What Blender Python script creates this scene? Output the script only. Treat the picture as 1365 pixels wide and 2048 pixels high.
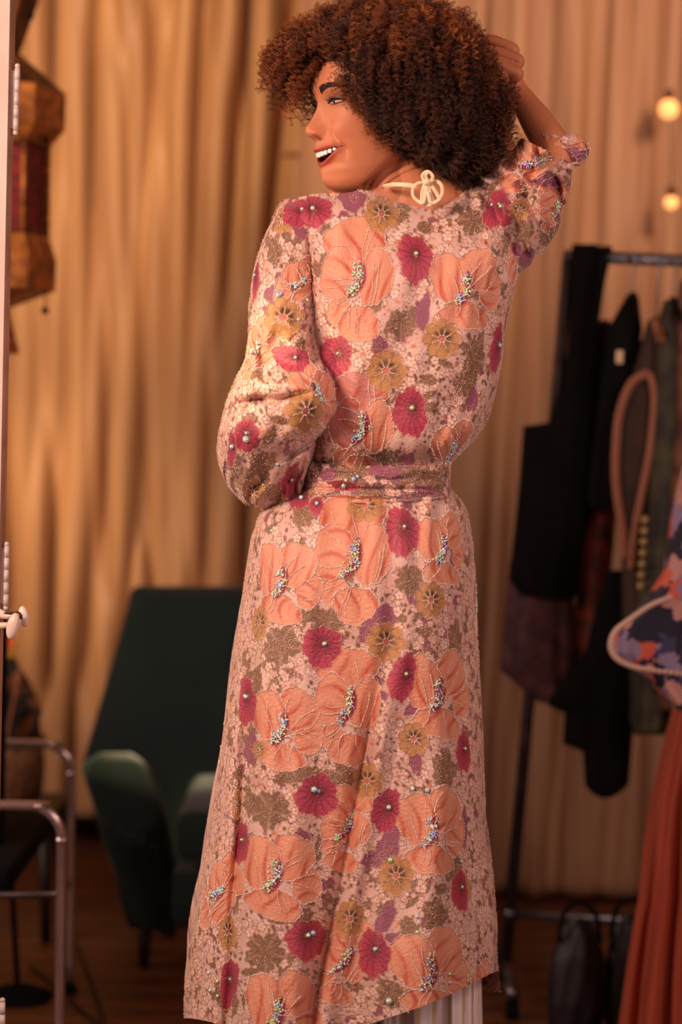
import bpy, bmesh, math, random
import numpy as np
from mathutils import Vector, Matrix
PI = math.pi
rng = np.random.RandomState(7); random.seed(7)
S = bpy.context.scene
for o in list(bpy.data.objects): bpy.data.objects.remove(o)
COL = S.collection

# ------------------------------------------------------------------ camera
FPX, PITCH, ROLL = 4000.0, math.radians(3.0), math.radians(1.5)
CAM = np.array([0.0, 0.0, 1.20])
fw = np.array([0, math.cos(PITCH), -math.sin(PITCH)])
u0 = np.array([0, math.sin(PITCH), math.cos(PITCH)]); r0 = np.array([1.0, 0, 0])
up = math.cos(ROLL)*u0 - math.sin(ROLL)*r0
rt = math.cos(ROLL)*r0 + math.sin(ROLL)*u0
cd = bpy.data.cameras.new('camera'); cam = bpy.data.objects.new('camera', cd); COL.objects.link(cam)
cd.sensor_fit = 'VERTICAL'; cd.sensor_height = 36; cd.lens = FPX/2048*36
cd.clip_start = .05
cd.dof.use_dof = True; cd.dof.focus_distance = 2.68; cd.dof.aperture_fstop = 2.3
cam.matrix_world = Matrix(((rt[0], up[0], -fw[0], 0), (rt[1], up[1], -fw[1], 0), (rt[2], up[2], -fw[2], 1.20), (0, 0, 0, 1)))
S.camera = cam

# ------------------------------------------------------------------ light
S.view_settings.view_transform = 'Standard'; S.view_settings.look = 'None'
S.view_settings.exposure = 0; S.view_settings.gamma = 1; S.view_settings.use_curve_mapping = False
W = bpy.data.worlds.new('world'); S.world = W; W.use_nodes = True
W.node_tree.nodes['Background'].inputs[0].default_value = (1, .62, .40, 1)
W.node_tree.nodes['Background'].inputs[1].default_value = .11

def light(name, kind, loc, target, power, color, size=.3, spot=60, blend=.6, size_y=None, spread=180):
    d = bpy.data.lights.new(name, kind); d.energy = power; d.color = color
    if kind == 'AREA':
        d.size = size; d.spread = math.radians(spread)
        if size_y: d.shape = 'RECTANGLE'; d.size_y = size_y
    else: d.shadow_soft_size = size
    if kind == 'SPOT': d.spot_size = math.radians(spot); d.spot_blend = blend
    o = bpy.data.objects.new(name, d); COL.objects.link(o); o.location = loc
    o.rotation_euler = (Vector(target)-Vector(loc)).to_track_quat('-Z', 'Y').to_euler()
    return o
light('key_light', 'AREA', (-1.85, .8, 2.15), (0, 2.75, 1.28), 17, (1, .70, .56), .8, spread=75)
light('fill_light', 'AREA', (1.2, .4, 1.5), (0, 2.75, 1.1), 4.5, (1, .66, .64), 1.0, spread=80)
light('warm_side_spot', 'SPOT', (-1.9, 1.55, 1.55), (-.07, 2.68, 1.25), 230, (1, .68, .38), .03, 6, 1)
light('curtain_spot', 'SPOT', (-1.3, 2.9, 2.6), (-.85, 5.2, 1.95), 270, (1, .66, .37), .25, 54, 1)
light('low_lamp_spot', 'SPOT', (-1.75, 3.9, 1.5), (-.80, 5.2, .85), 85, (1, .64, .34), .10, 30, 1)
light('right_curtain_spot', 'SPOT', (1.3, 2.9, 2.6), (.65, 4.8, 2.0), 190, (1, .64, .42), .25, 50, 1)
light('right_garment_light', 'AREA', (1.6, 1.9, 2.0), (.75, 3.6, .8), 12, (1, .70, .58), .5)
light('left_chrome_light', 'AREA', (-1.9, 2.9, 1.5), (-.4, 3.6, .7), 20, (1, .74, .66), .9)  # added area light for highlights on the chrome tubes; no window stands there
light('floor_lamp_spot', 'SPOT', (-1.6, 4.0, 1.6), (-.55, 4.7, .1), 12, (1, .55, .25), .15, 50, 1)
light('chair_spot', 'SPOT', (-1.4, 3.0, 1.3), (-.45, 4.2, .42), 330, (1, .80, .40), .04, 9, 1)

# ------------------------------------------------------------------ helpers
def P(px, py, Y):
    px = np.asarray(px, float); py = np.asarray(py, float); Y = np.asarray(Y, float)
    px, py, Y = np.broadcast_arrays(px, py, Y)
    d = fw + rt*((px-682.5)/FPX)[..., None] + up*((1024-py)/FPX)[..., None]
    return CAM + d*(Y/d[..., 1])[..., None]
def proj(p):
    q = np.asarray(p)-CAM; z = q@fw
    return 682.5+FPX*(q@rt)/z, 1024-FPX*(q@up)/z
def lin(c):
    c = np.asarray(c, float)/255.
    return np.where(c <= .04045, c/12.92, ((c+.055)/1.055)**2.4)
def interp(x, pts):
    a = np.array(pts, float); return np.interp(x, a[:, 0], a[:, 1])
def sm(x, pts):            # smooth (monotone-ish cubic) interpolation
    a = np.array(pts, float); xs, ys = a[:, 0], a[:, 1]
    if len(xs) < 3: return np.interp(x, xs, ys)
    m = np.gradient(ys, xs)
    x = np.clip(x, xs[0], xs[-1]); i = np.clip(np.searchsorted(xs, x)-1, 0, len(xs)-2)
    h = xs[i+1]-xs[i]; t = (x-xs[i])/h
    return (2*t**3-3*t**2+1)*ys[i]+(t**3-2*t**2+t)*h*m[i]+(-2*t**3+3*t**2)*ys[i+1]+(t**3-t**2)*h*m[i+1]

def tag(o, label=None, cat=None, group=None, kind=None):
    if label: o['label'] = label
    if cat: o['category'] = cat
    if group: o['group'] = group
    if kind: o['kind'] = kind
    return o
def empty(name, loc, label=None, cat=None, group=None, kind=None):
    o = bpy.data.objects.new(name, None); COL.objects.link(o); o.location = tuple(loc)
    o.empty_display_size = .05
    return tag(o, label, cat, group, kind)
def link(name, me, mat, parent=None, smooth=True):
    o = bpy.data.objects.new(name, me); COL.objects.link(o)
    if mat: me.materials.append(mat)
    if smooth: me.polygons.foreach_set('use_smooth', np.ones(len(me.polygons), bool))
    if parent:
        o.parent = parent
        bpy.context.view_layer.update()
        o.matrix_parent_inverse = parent.matrix_world.inverted()
    return o
def mesh_np(name, V, F, col=None):
    V = np.asarray(V, np.float32).reshape(-1, 3); F = np.asarray(F, np.int32)
    me = bpy.data.meshes.new(name); n, k = F.shape
    me.vertices.add(len(V)); me.vertices.foreach_set('co', V.ravel())
    me.loops.add(n*k); me.loops.foreach_set('vertex_index', F.ravel())
    me.polygons.add(n); me.polygons.foreach_set('loop_start', np.arange(0, n*k, k, dtype=np.int32))
    me.update(calc_edges=True); me.validate()
    if col is not None:
        a = me.color_attributes.new('Col', 'FLOAT_COLOR', 'POINT')
        c = np.ones((len(V), 4), np.float32); c[:, :3] = col
        a.data.foreach_set('color', c.ravel())
    return me
def gridF(nr, nc, wrap=False, base=0):
    r = np.arange(nr-1)[:, None]; c = np.arange(nc if wrap else nc-1)[None, :]; c1 = (c+1) % nc
    return (base+np.stack([r*nc+c, r*nc+c1, (r+1)*nc+c1, (r+1)*nc+c], -1)).reshape(-1, 4)

class MB:                      # collects shapes into one mesh
    def __init__(s): s.v = []; s.f = []; s.n = 0
    def add(s, V, F):
        V = np.asarray(V, float).reshape(-1, 3)
        s.v.append(V); s.f += [tuple(int(i)+s.n for i in q) for q in F]; s.n += len(V); return s
    def box(s, c, d, rz=0, bev=0):
        c = np.array(c, float); h = np.array(d, float)/2
        if bev:
            bm = bmesh.new(); bmesh.ops.create_cube(bm, size=1)
            for v in bm.verts: v.co = Vector((v.co.x*d[0], v.co.y*d[1], v.co.z*d[2]))
            bmesh.ops.bevel(bm, geom=list(bm.edges), offset=bev, segments=3, affect='EDGES', profile=.5)
            V = np.array([v.co[:] for v in bm.verts]); F = [[v.index for v in f.verts] for f in bm.faces]; bm.free()
        else:
            V = np.array([[x, y, z] for z in (-1, 1) for y in (-1, 1) for x in (-1, 1)])*h
            F = [(0, 2, 3, 1), (4, 5, 7, 6), (0, 1, 5, 4), (2, 6, 7, 3), (0, 4, 6, 2), (1, 3, 7, 5)]
        R = np.array([[math.cos(rz), -math.sin(rz), 0], [math.sin(rz), math.cos(rz), 0], [0, 0, 1]])
        return s.add(V@R.T+c, F)
    def tube(s, pts, rad, n=12, sub=6, flat=1.0, closed=False, fdir=None):
        V, F = tube_np(pts, rad, n, sub, flat, fdir); return s.add(V, F)
    def ball(s, c, r, seg=16, rings=10):
        a = np.linspace(0, PI, rings+1)[:, None]; b = np.linspace(0, 2*PI, seg, endpoint=False)[None, :]
        r = np.broadcast_to(np.array(r, float), (3,))
        V = np.stack([np.sin(a)*np.cos(b)*r[0], np.sin(a)*np.sin(b)*r[1], np.cos(a)*np.ones_like(b)*r[2]], -1)
        return s.add(V.reshape(-1, 3)+np.array(c), gridF(rings+1, seg, True)[:, ::-1])
    def lathe(s, c, prof, n=32, ang0=0):
        p = np.array(prof, float); b = ang0+np.linspace(0, 2*PI, n, endpoint=False)
        V = np.stack([p[:, :1]*np.cos(b), p[:, :1]*np.sin(b), np.repeat(p[:, 1:2], n, 1)], -1)
        return s.add(V.reshape(-1, 3)+np.array(c), gridF(len(p), n, True))
    def build(s, name, mat, parent=None, smooth=True):
        me = bpy.data.meshes.new(name); me.from_pydata(np.concatenate(s.v).tolist(), [], s.f); me.update()
        bm = bmesh.new(); bm.from_mesh(me); bmesh.ops.remove_doubles(bm, verts=bm.verts, dist=1e-6)
        bmesh.ops.recalc_face_normals(bm, faces=bm.faces); bm.to_mesh(me); bm.free()
        return link(name, me, mat, parent, smooth)
def cat_rom(p, sub):
    p = np.asarray(p, float)
    if len(p) < 3 or sub < 2:
        t = np.linspace(0, len(p)-1, (len(p)-1)*max(sub, 1)+1)
        return np.stack([np.interp(t, np.arange(len(p)), p[:, k]) for k in range(p.shape[1])], 1)
    q = np.vstack([2*p[0]-p[1], p, 2*p[-1]-p[-2]]); out = []
    for i in range(len(p)-1):
        a, b, c, d = q[i:i+4]
        for t in np.arange(sub)/sub:
            out.append(.5*(2*b+(c-a)*t+(2*a-5*b+4*c-d)*t*t+(3*b-a-3*c+d)*t**3))
    out.append(p[-1]); return np.array(out)
def tube_np(pts, rad, n=12, sub=6, flat=1.0, fdir=None):
    pts = np.asarray(pts, float); rad = np.broadcast_to(np.asarray(rad, float), (len(pts),))
    q = cat_rom(np.hstack([pts, rad[:, None]]), sub); c = q[:, :3]; r = np.maximum(q[:, 3], 1e-5)
    T = np.gradient(c, axis=0); T /= np.linalg.norm(T, axis=1)[:, None]+1e-12
    nrm = np.array(fdir, float) if fdir is not None else np.array([0, 0, 1.0])
    if abs(T[0]@nrm)/(np.linalg.norm(nrm)) > .95: nrm = np.array([1.0, 0, 0])
    N = []
    for t in T:
        if fdir is not None: nrm = np.array(fdir, float)
        nrm = nrm-t*(nrm@t); nrm /= np.linalg.norm(nrm)+1e-12; N.append(nrm)
    N = np.array(N); B = np.cross(T, N); a = np.linspace(0, 2*PI, n, endpoint=False)
    V = c[:, None]+r[:, None, None]*(N[:, None]*np.cos(a)[None, :, None]*flat+B[:, None]*np.sin(a)[None, :, None])
    V = V.reshape(-1, 3); F = gridF(len(c), n, True).tolist()
    F.append(list(range(n))[::-1]); F.append([len(V)-n+i for i in range(n)])
    return V, F

# ------------------------------------------------------------------ materials
def mat(name, c, rough=.6, metal=0, c2=None, nscale=8, bump=0, bscale=60, attr=None, sheen=0, trans=0, emit=0, stretch=None, vor=False, spec=.5, sss=0, lo=.4, hi=.6):
    m = bpy.data.materials.new(name); m.use_nodes = True; N = m.node_tree.nodes; L = m.node_tree.links
    b = N['Principled BSDF']; b.inputs['Roughness'].default_value = rough; b.inputs['Metallic'].default_value = metal
    b.inputs['Specular IOR Level'].default_value = spec
    cc = (*lin(c), 1); b.inputs['Base Color'].default_value = cc
    tc = N.new('ShaderNodeTexCoord'); mp = N.new('ShaderNodeMapping'); L.new(tc.outputs['Object'], mp.inputs[0])
    if stretch: mp.inputs['Scale'].default_value = stretch
    if c2 is not None:
        if vor:
            n = N.new('ShaderNodeTexVoronoi'); n.inputs['Scale'].default_value = nscale; out = n.outputs['Distance']
        else:
            n = N.new('ShaderNodeTexNoise'); n.inputs['Scale'].default_value = nscale; n.inputs['Detail'].default_value = 4; out = n.outputs['Fac']
        L.new(mp.outputs[0], n.inputs['Vector'])
        r = N.new('ShaderNodeValToRGB'); r.color_ramp.elements[0].position = lo; r.color_ramp.elements[1].position = hi
        r.color_ramp.elements[0].color = cc; r.color_ramp.elements[1].color = (*lin(c2), 1)
        L.new(out, r.inputs[0]); L.new(r.outputs[0], b.inputs['Base Color'])
    if attr:
        a = N.new('ShaderNodeAttribute'); a.attribute_name = attr; L.new(a.outputs['Color'], b.inputs['Base Color'])
    if bump:
        n2 = N.new('ShaderNodeTexNoise'); n2.inputs['Scale'].default_value = bscale; n2.inputs['Detail'].default_value = 3
        L.new(mp.outputs[0], n2.inputs['Vector'])
        bp = N.new('ShaderNodeBump'); bp.inputs['Strength'].default_value = bump; bp.inputs['Distance'].default_value = .003
        L.new(n2.outputs['Fac'], bp.inputs['Height']); L.new(bp.outputs[0], b.inputs['Normal'])
    if sheen: b.inputs['Sheen Weight'].default_value = sheen; b.inputs['Sheen Roughness'].default_value = .4
    if trans: b.inputs['Transmission Weight'].default_value = trans
    if sss:
        b.inputs['Subsurface Weight'].default_value = sss; b.inputs['Subsurface Radius'].default_value = (.8, .3, .15); b.inputs['Subsurface Scale'].default_value = .008
    if emit: b.inputs['Emission Color'].default_value = cc; b.inputs['Emission Strength'].default_value = emit
    return m
def cloth_mat(name, c, c2, nscale, stretch=None, sheer=.35, **k):
    m = mat(name, c, c2=c2, nscale=nscale, stretch=stretch, **k); N = m.node_tree.nodes; L = m.node_tree.links
    b = N['Principled BSDF']; t = N.new('ShaderNodeBsdfTranslucent'); mx = N.new('ShaderNodeMixShader'); mx.inputs[0].default_value = sheer
    src = b.inputs['Base Color'].links[0].from_socket; L.new(src, t.inputs[0])
    out = N['Material Output']; L.new(b.outputs[0], mx.inputs[1]); L.new(t.outputs[0], mx.inputs[2]); L.new(mx.outputs[0], out.inputs[0])
    return m
M = {}
M['wall'] = mat('wall_paint', (150, 110, 80), .8, c2=(130, 95, 70), nscale=3)
M['ceil'] = mat('ceiling_paint', (190, 160, 130), .9, c2=(180, 150, 120), nscale=2)
M['wood'] = mat('floor_wood', (120, 70, 34), .45, c2=(84, 46, 22), nscale=5, stretch=(1, 9, 9), bump=.2, bscale=40)
M['dwood'] = mat('dark_wood', (46, 30, 22), .5, c2=(30, 20, 15), nscale=5, stretch=(1, 9, 9))
M['curtL'] = cloth_mat('golden_curtain_cloth', (214, 164, 112), (196, 146, 100), 4, (6, 6, .4), .25, rough=.5, sheen=.4)
M['curtR'] = cloth_mat('pale_sheer_cloth', (206, 160, 122), (190, 142, 108), 3, (5, 5, .3), .35, rough=.55, sheen=.3)
M['white'] = mat('aged_white_paint', (226, 202, 190), .4, c2=(214, 188, 174), nscale=6, bump=.25, bscale=30)
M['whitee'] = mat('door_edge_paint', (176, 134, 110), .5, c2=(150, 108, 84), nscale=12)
M['whiteh'] = mat('hinge_paint', (222, 204, 198), .38, c2=(206, 186, 178), nscale=30)
M['porc'] = mat('porcelain', (236, 212, 196), .28, c2=(226, 200, 182), nscale=20)
M['chip'] = mat('chipped_dark', (52, 34, 24), .7)
M['brass'] = mat('hammered_brass', (206, 130, 58), .45, .45, c2=(140, 80, 34), nscale=40, bump=1.0, bscale=55)
M['brassd'] = mat('dark_brass', (120, 68, 34), .5, .4, c2=(70, 40, 20), nscale=20)
M['redcloth'] = mat('red_patterned_panel', (150, 30, 34), .6, c2=(84, 16, 22), nscale=40, stretch=(1, 1, 2.5))
M['black'] = mat('black_fabric', (12, 10, 9), .9, c2=(8, 7, 7), nscale=20, spec=.15)
M['chrome'] = mat('chrome_tube', (226, 210, 208), .2, .85, c2=(210, 196, 194), nscale=20)
M['steel'] = mat('rack_steel', (120, 116, 122), .3, .9, c2=(96, 92, 98), nscale=15)
M['velvet'] = mat('dark_green_velvet', (22, 36, 33), .8, c2=(17, 30, 28), nscale=6, sheen=.35, spec=.2)
M['rubber'] = mat('cable_rubber', (60, 36, 24), .5)
M['basket'] = mat('woven_straw', (130, 84, 48), .8, c2=(88, 54, 30), nscale=70, bump=.8, bscale=90)
M['skin'] = mat('skin', (180, 110, 78), .52, attr='Col', bump=.05, bscale=700, sss=.15, spec=.35)
M['robe'] = mat('printed_crinkle_silk', (220, 160, 140), .5, attr='Col', bump=.55, bscale=260, sheen=.25)
M['bead'] = mat('gold_bead', (255, 226, 200), .2, .3, c2=(236, 180, 146), nscale=300)
M['beadw'] = mat('pearl_bead', (255, 244, 236), .15, .15, c2=(240, 206, 180), nscale=300)
M['cream'] = mat('cream_cord', (238, 218, 180), .45, c2=(226, 200, 160), nscale=60)
M['teeth'] = mat('tooth_enamel', (246, 234, 220), .2, spec=.6)
M['lash'] = mat('dark_lash', (22, 12, 10), .6)
M['sclera'] = mat('eye_white', (190, 160, 145), .15)
M['iris'] = mat('dark_iris', (38, 20, 12), .08)
M['brow'] = mat('brow_hair', (48, 24, 15), .7)
M['hairc'] = mat('hair_core', (17, 8, 5), .95, c2=(26, 12, 7), nscale=60, spec=.1)
M['trouser'] = None

def gem_mat():
    m = bpy.data.materials.new('iridescent_rhinestone'); m.use_nodes = True; N = m.node_tree.nodes; L = m.node_tree.links
    b = N['Principled BSDF']; b.inputs['Roughness'].default_value = .06; b.inputs['Metallic'].default_value = .35
    tc = N.new('ShaderNodeTexCoord'); n = N.new('ShaderNodeTexNoise'); n.inputs['Scale'].default_value = 130
    L.new(tc.outputs['Object'], n.inputs['Vector']); h = N.new('ShaderNodeValToRGB'); e = h.color_ramp.elements
    e[0].position = .3; e[0].color = (.55, .35, 1, 1); e[1].position = .7; e[1].color = (1, .95, .45, 1)
    x = h.color_ramp.elements.new(.43); x.color = (.35, .8, 1, 1); x = h.color_ramp.elements.new(.5); x.color = (1, 1, 1, 1); x = h.color_ramp.elements.new(.58); x.color = (.5, 1, .5, 1)
    L.new(n.outputs['Fac'], h.inputs[0]); L.new(h.outputs[0], b.inputs['Base Color'])
    return m
M['gem'] = gem_mat()

# ------------------------------------------------------------------ setting
def structure(name, mb, m, parent=None, smooth=False):
    o = mb.build(name, m, parent, smooth); o['kind'] = 'structure'; return o
X0, X1, Y0, Y1, ZC = -2.3, 2.3, -.7, 5.55, 2.8
floor = structure('floor', MB().box(((X0+X1)/2, (Y0+Y1)/2, -.035), (X1-X0, Y1-Y0, .05)), M['dwood'])
pw = .11; k = 0; pm = None
y = Y0
while y < Y1-pw/2:
    if pm is None:
        o = MB().box((0, 0, 0), (X1-X0-.01, pw-.006, .016), bev=.002).build('plank', M['wood'], floor, False); pm = o.data
    else:
        o = bpy.data.objects.new('plank', pm); COL.objects.link(o); o.parent = floor
    o.location = ((X0+X1)/2, y+pw/2, -.008+random.uniform(-.0007, .0007)); y += pw
structure('ceiling', MB().box(((X0+X1)/2, (Y0+Y1)/2, ZC+.05), (X1-X0, Y1-Y0, .1)), M['ceil'])
structure('wall_back', MB().box(((X0+X1)/2, Y1+.05, ZC/2), (X1-X0, .1, ZC)), M['wall'])
structure('wall_left', MB().box((X0-.05, (Y0+Y1)/2, ZC/2), (.1, Y1-Y0, ZC)), M['wall'])
structure('wall_right', MB().box((X1+.05, (Y0+Y1)/2, ZC/2), (.1, Y1-Y0, ZC)), M['wall'])
structure('wall_front', MB().box(((X0+X1)/2, Y0-.05, ZC/2), (X1-X0, .1, ZC)), M['wall'])
structure('baseboard_back', MB().box(((X0+X1)/2, Y1-.01, .05), (X1-X0, .02, .1)), M['dwood'])

def curtain(name, xa, xb, Y, ztop, zbot, fold, m, label, seed, fan=0.):
    r = np.random.RandomState(seed); nx, nz = int((xb-xa)/.006), 90
    x = np.linspace(xa, xb, nx)[None, :]; t = np.linspace(0, 1, nz)[:, None]; z = ztop+(zbot-ztop)*t
    d = np.zeros((nz, nx))
    for k in range(9):
        wl = r.uniform(.04, .16); ph = r.uniform(0, 6.3); sl = r.uniform(-fan, fan); wob = r.uniform(.005, .02)
        env = .6+.4*np.sin(x*r.uniform(2, 6)+r.uniform(0, 6)+z*r.uniform(-1.2, 1.2))
        d += env*np.sin((x+sl*(z-1.3)+wob*np.sin(z*2.6+ph))*2*PI/wl+ph)*wl
    d *= fold/np.abs(d).std()/1.0*.5
    d = np.sign(d)*np.abs(d)**.9*(fold**.1)
    V = np.stack([np.broadcast_to(x, d.shape)+.3*np.roll(d, 3, 1), Y-d, np.broadcast_to(z, d.shape)+.004*np.sin(x*60)], -1)
    me = mesh_np(name, V, gridF(nz, nx)); o = link('cloth', me, m, None)
    md = o.modifiers.new('thick', 'SOLIDIFY'); md.thickness = .002
    root = empty(name, ((xa+xb)/2, Y, zbot), label, 'curtain')
    o.parent = root; o.matrix_parent_inverse = Matrix.Translation(-root.location)
    rail = MB().tube([(xa-.05, Y, ztop+.03), (xb+.05, Y, ztop+.03)], .012, 12, 1).build('rail', M['steel'], root)
    for i in range(int((xb-xa)/.25)):
        MB().tube([(xa+.1+i*.25, Y, ztop+.045), (xa+.1+i*.25, Y, ztop-.01)], .004, 8, 1).build('curtain_hook', M['steel'], root)
    for xx in (xa+.02, xb-.02): MB().tube([(xx, Y, ztop+.03), (xx, Y, ZC)], .008, 8, 1).build('rail_bracket', M['steel'], root)
    return root
curtain('golden_curtain', -1.9, .16, 5.2, 2.68, .12, .022, M['curtL'], 'golden gathered curtain covering the back wall at left, behind the green armchair', 3, .10)
curtain('sheer_curtain', -.13, 1.9, 4.86, 2.68, .02, .011, M['curtR'], 'pale brown sheer curtain behind the clothes rack at right', 11, .02)

# ------------------------------------------------------------------ white door leaf at far left, hinges and knobs
def door():
    Yd = 2.62
    d = empty('door_1', (*P(-180, 1024, Yd)[:2], 0), 'white painted wooden door leaf standing open at the left edge with painted-over hinges', None, None, 'structure')
    a = P(20, 0, Yd); b = P(-20, 2048, Yd)
    tx = lambda z: b[0]+(a[0]-b[0])*(z-b[2])/(a[2]-b[2])
    zt, zb = 2.05, .004; w = .55; th = .035
    V = []
    for z in (zb, zt):
        x = tx(z); V += [(x-w, Yd, z), (x, Yd, z), (x, Yd+th, z), (x-w, Yd+th, z)]
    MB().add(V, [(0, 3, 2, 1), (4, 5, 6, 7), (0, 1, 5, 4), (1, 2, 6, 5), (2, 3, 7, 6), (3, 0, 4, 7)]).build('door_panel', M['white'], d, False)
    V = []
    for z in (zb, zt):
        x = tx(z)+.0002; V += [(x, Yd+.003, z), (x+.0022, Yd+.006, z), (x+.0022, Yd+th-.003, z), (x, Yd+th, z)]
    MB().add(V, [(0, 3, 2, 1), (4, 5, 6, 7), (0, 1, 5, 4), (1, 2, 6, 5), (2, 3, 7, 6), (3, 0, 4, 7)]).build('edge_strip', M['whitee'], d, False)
    for (px0, y0, px1, y1, r) in ((35, 136, 31, 262, 5.0), (13, 1092, 11, 1212, 5.2), (5, 2004, 4, 2130, 5.0)):
        Yh = Yd+.01; s = Yh/FPX; mb = MB(); n = 5
        A = P(px0, y0, Yh); B = P(px1, y1, Yh)
        h = mb.tube([A, B], r*s, 14, 1).build('hinge', M['whiteh'], d)
        mb = MB()
        for i in range(n):
            t0, t1 = i/n+.01, (i+1)/n-.01
            mb.tube([A+(B-A)*t0, A+(B-A)*t1], r*s*1.16, 14, 1)
        mb.build('knuckle', M['whiteh'], h)
        mb = MB()
        for e in (A+(A-B)*.03, B+(B-A)*.03): mb.ball(e, r*s*1.12)
        mb.build('pin_cap', M['whiteh'], h)
        c = (A+B)/2; mb = MB().box((c[0]-.009, Yh, c[2]), (.018, .004, abs(A[2]-B[2])*.92), bev=.001); mb.build('hinge_leaf', M['whiteh'], h)
    # two oval knobs on a stem
    Yk = Yd-.02; s = Yk/FPX; k = empty('door_knob', P(20, 1236, Yk)); k.parent = d; k.matrix_parent_inverse = Matrix.Translation(-d.location)
    MB().tube([P(-14, 1222, Yk+.012), P(2, 1228, Yk+.008), P(18, 1232, Yk), P(33, 1226, Yk)], [10*s, 9*s, 6*s, 4*s], 14, 6).build('stem', M['porc'], k)
    MB().tube([P(8, 1226, Yk-.003), P(22, 1226.5, Yk-.004), P(38, 1225, Yk-.002), P(41, 1238, Yk-.001)], [1.5*s, 2.3*s, 1.6*s, 2*s], 8, 6).build('chipped_band', M['chip'], k)
    for (cx, cy, rx, ry, rot, dd) in ((47, 1233, 10.5, 21, -8, .006), (26, 1252, 12.5, 27, 14, -.012)):
        mb = MB(); a = np.linspace(0, PI, 17)[:, None]; b = np.linspace(0, 2*PI, 28, endpoint=False)[None, :]
        x = np.sin(a)*np.cos(b)*rx; z = np.cos(a)*ry*np.ones_like(b); yy = np.sin(a)*np.sin(b)*rx*.9
        R = math.radians(rot); X = cx+x*math.cos(R)+(-z)*-math.sin(R); Yy = cy+x*math.sin(R)-z*math.cos(R)
        V = P(X, Yy, Yk+dd+yy*s); mb.add(V, gridF(17, 28, True)).build('oval_knob', M['porc'], k)
    MB().tube([P(44, 1230, Yk-.0065), P(43, 1239, Yk-.0068)], 1.6*s, 8, 4).build('paint_chip', M['chip'], k)
    MB().tube([P(-16, 1252, Yk+.01), P(20, 1250, Yk)], [7*s, 6*s], 12, 4).build('lower_stem', M['porc'], k)
door()

# ------------------------------------------------------------------ faceted lantern at the left
def lantern():
    Y = 4.1; cx = -8; s = Y/FPX
    c = P(cx, 300, Y); root = empty('hanging_lantern', (c[0], Y, P(cx, 720, Y)[2]), 'hammered brass faceted lantern with a red patterned middle, hanging behind the white door', 'lantern')
    zz = lambda py: P(cx, py, Y)[2]
    R = lambda px: (px-cx)*s
    def sec(name, pr, m, sub=None, smooth=False):
        mb = MB(); prof = []
        for i in range(len(pr)-1):
            (x0, y0), (x1, y1) = pr[i], pr[i+1]; n = max(1, int(abs(y1-y0)/6))
            prof += [(R(x0+(x1-x0)*t), zz(y0+(y1-y0)*t)) for t in np.linspace(0, 1, n, endpoint=False)]
        prof.append((R(pr[-1][0]), zz(pr[-1][1])))
        mb.lathe((c[0], Y, 0), prof, 6, math.radians(12)); return mb.build(name, m, root, smooth)
    sec('crown_cone', [(30, -90), (74, -20), (70, 0), (35, 105)], M['brassd'])
    sec('upper_shoulder', [(35, 105), (128, 180)], M['brassd'])
    sec('upper_drum', [(128, 180), (127, 254), (98, 290)], M['brass'])
    sec('red_panel_band', [(88, 292), (88, 464)], M['redcloth'])
    for i in range(6):
        a = math.radians(12+60*i); r = R(94)
        MB().tube([(c[0]+r*math.cos(a), Y+r*math.sin(a), zz(288)), (c[0]+r*math.cos(a), Y+r*math.sin(a), zz(470))], .006, 4, 1).build('corner_strip', M['brass'], root)
    sec('lower_drum', [(97, 466), (115, 514), (114, 578)], M['brass'])
    sec('bottom_plate', [(114, 578), (24, 616)], M['brass'])
    sec('bottom_finial', [(22, 618), (28, 640), (46, 706), (0, 712)], M['brass'])
    sec('trim_ring', [(99, 286), (101, 290), (99, 294)], M['brassd']); sec('trim_ring', [(99, 462), (101, 466), (99, 470)], M['brassd'])
    MB().tube([(c[0], Y, zz(-85)), (c[0], Y, ZC)], .006, 8, 1).build('chain', M['brassd'], root)
    for (px, py, r, py0) in ((62, 32, 7, -14), (90, 621, 7.5, 576), (93, 282, 6, 258)):
        w = MB().tube([P(px, py0, Y-.02), P(px, py, Y-.02)], .0012, 6, 1).build('bead_wire', M['black'], root)
        MB().ball(P(px, py, Y-.02), r*s).build('dark_bead', M['black'], w)
    mb = MB()
    for i in range(8):
        mb.ball(P(95, 312+i*19, Y-.075), .0028, 8, 6)
    mb.build('bead_row', M['black'], root)
lantern()

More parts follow.
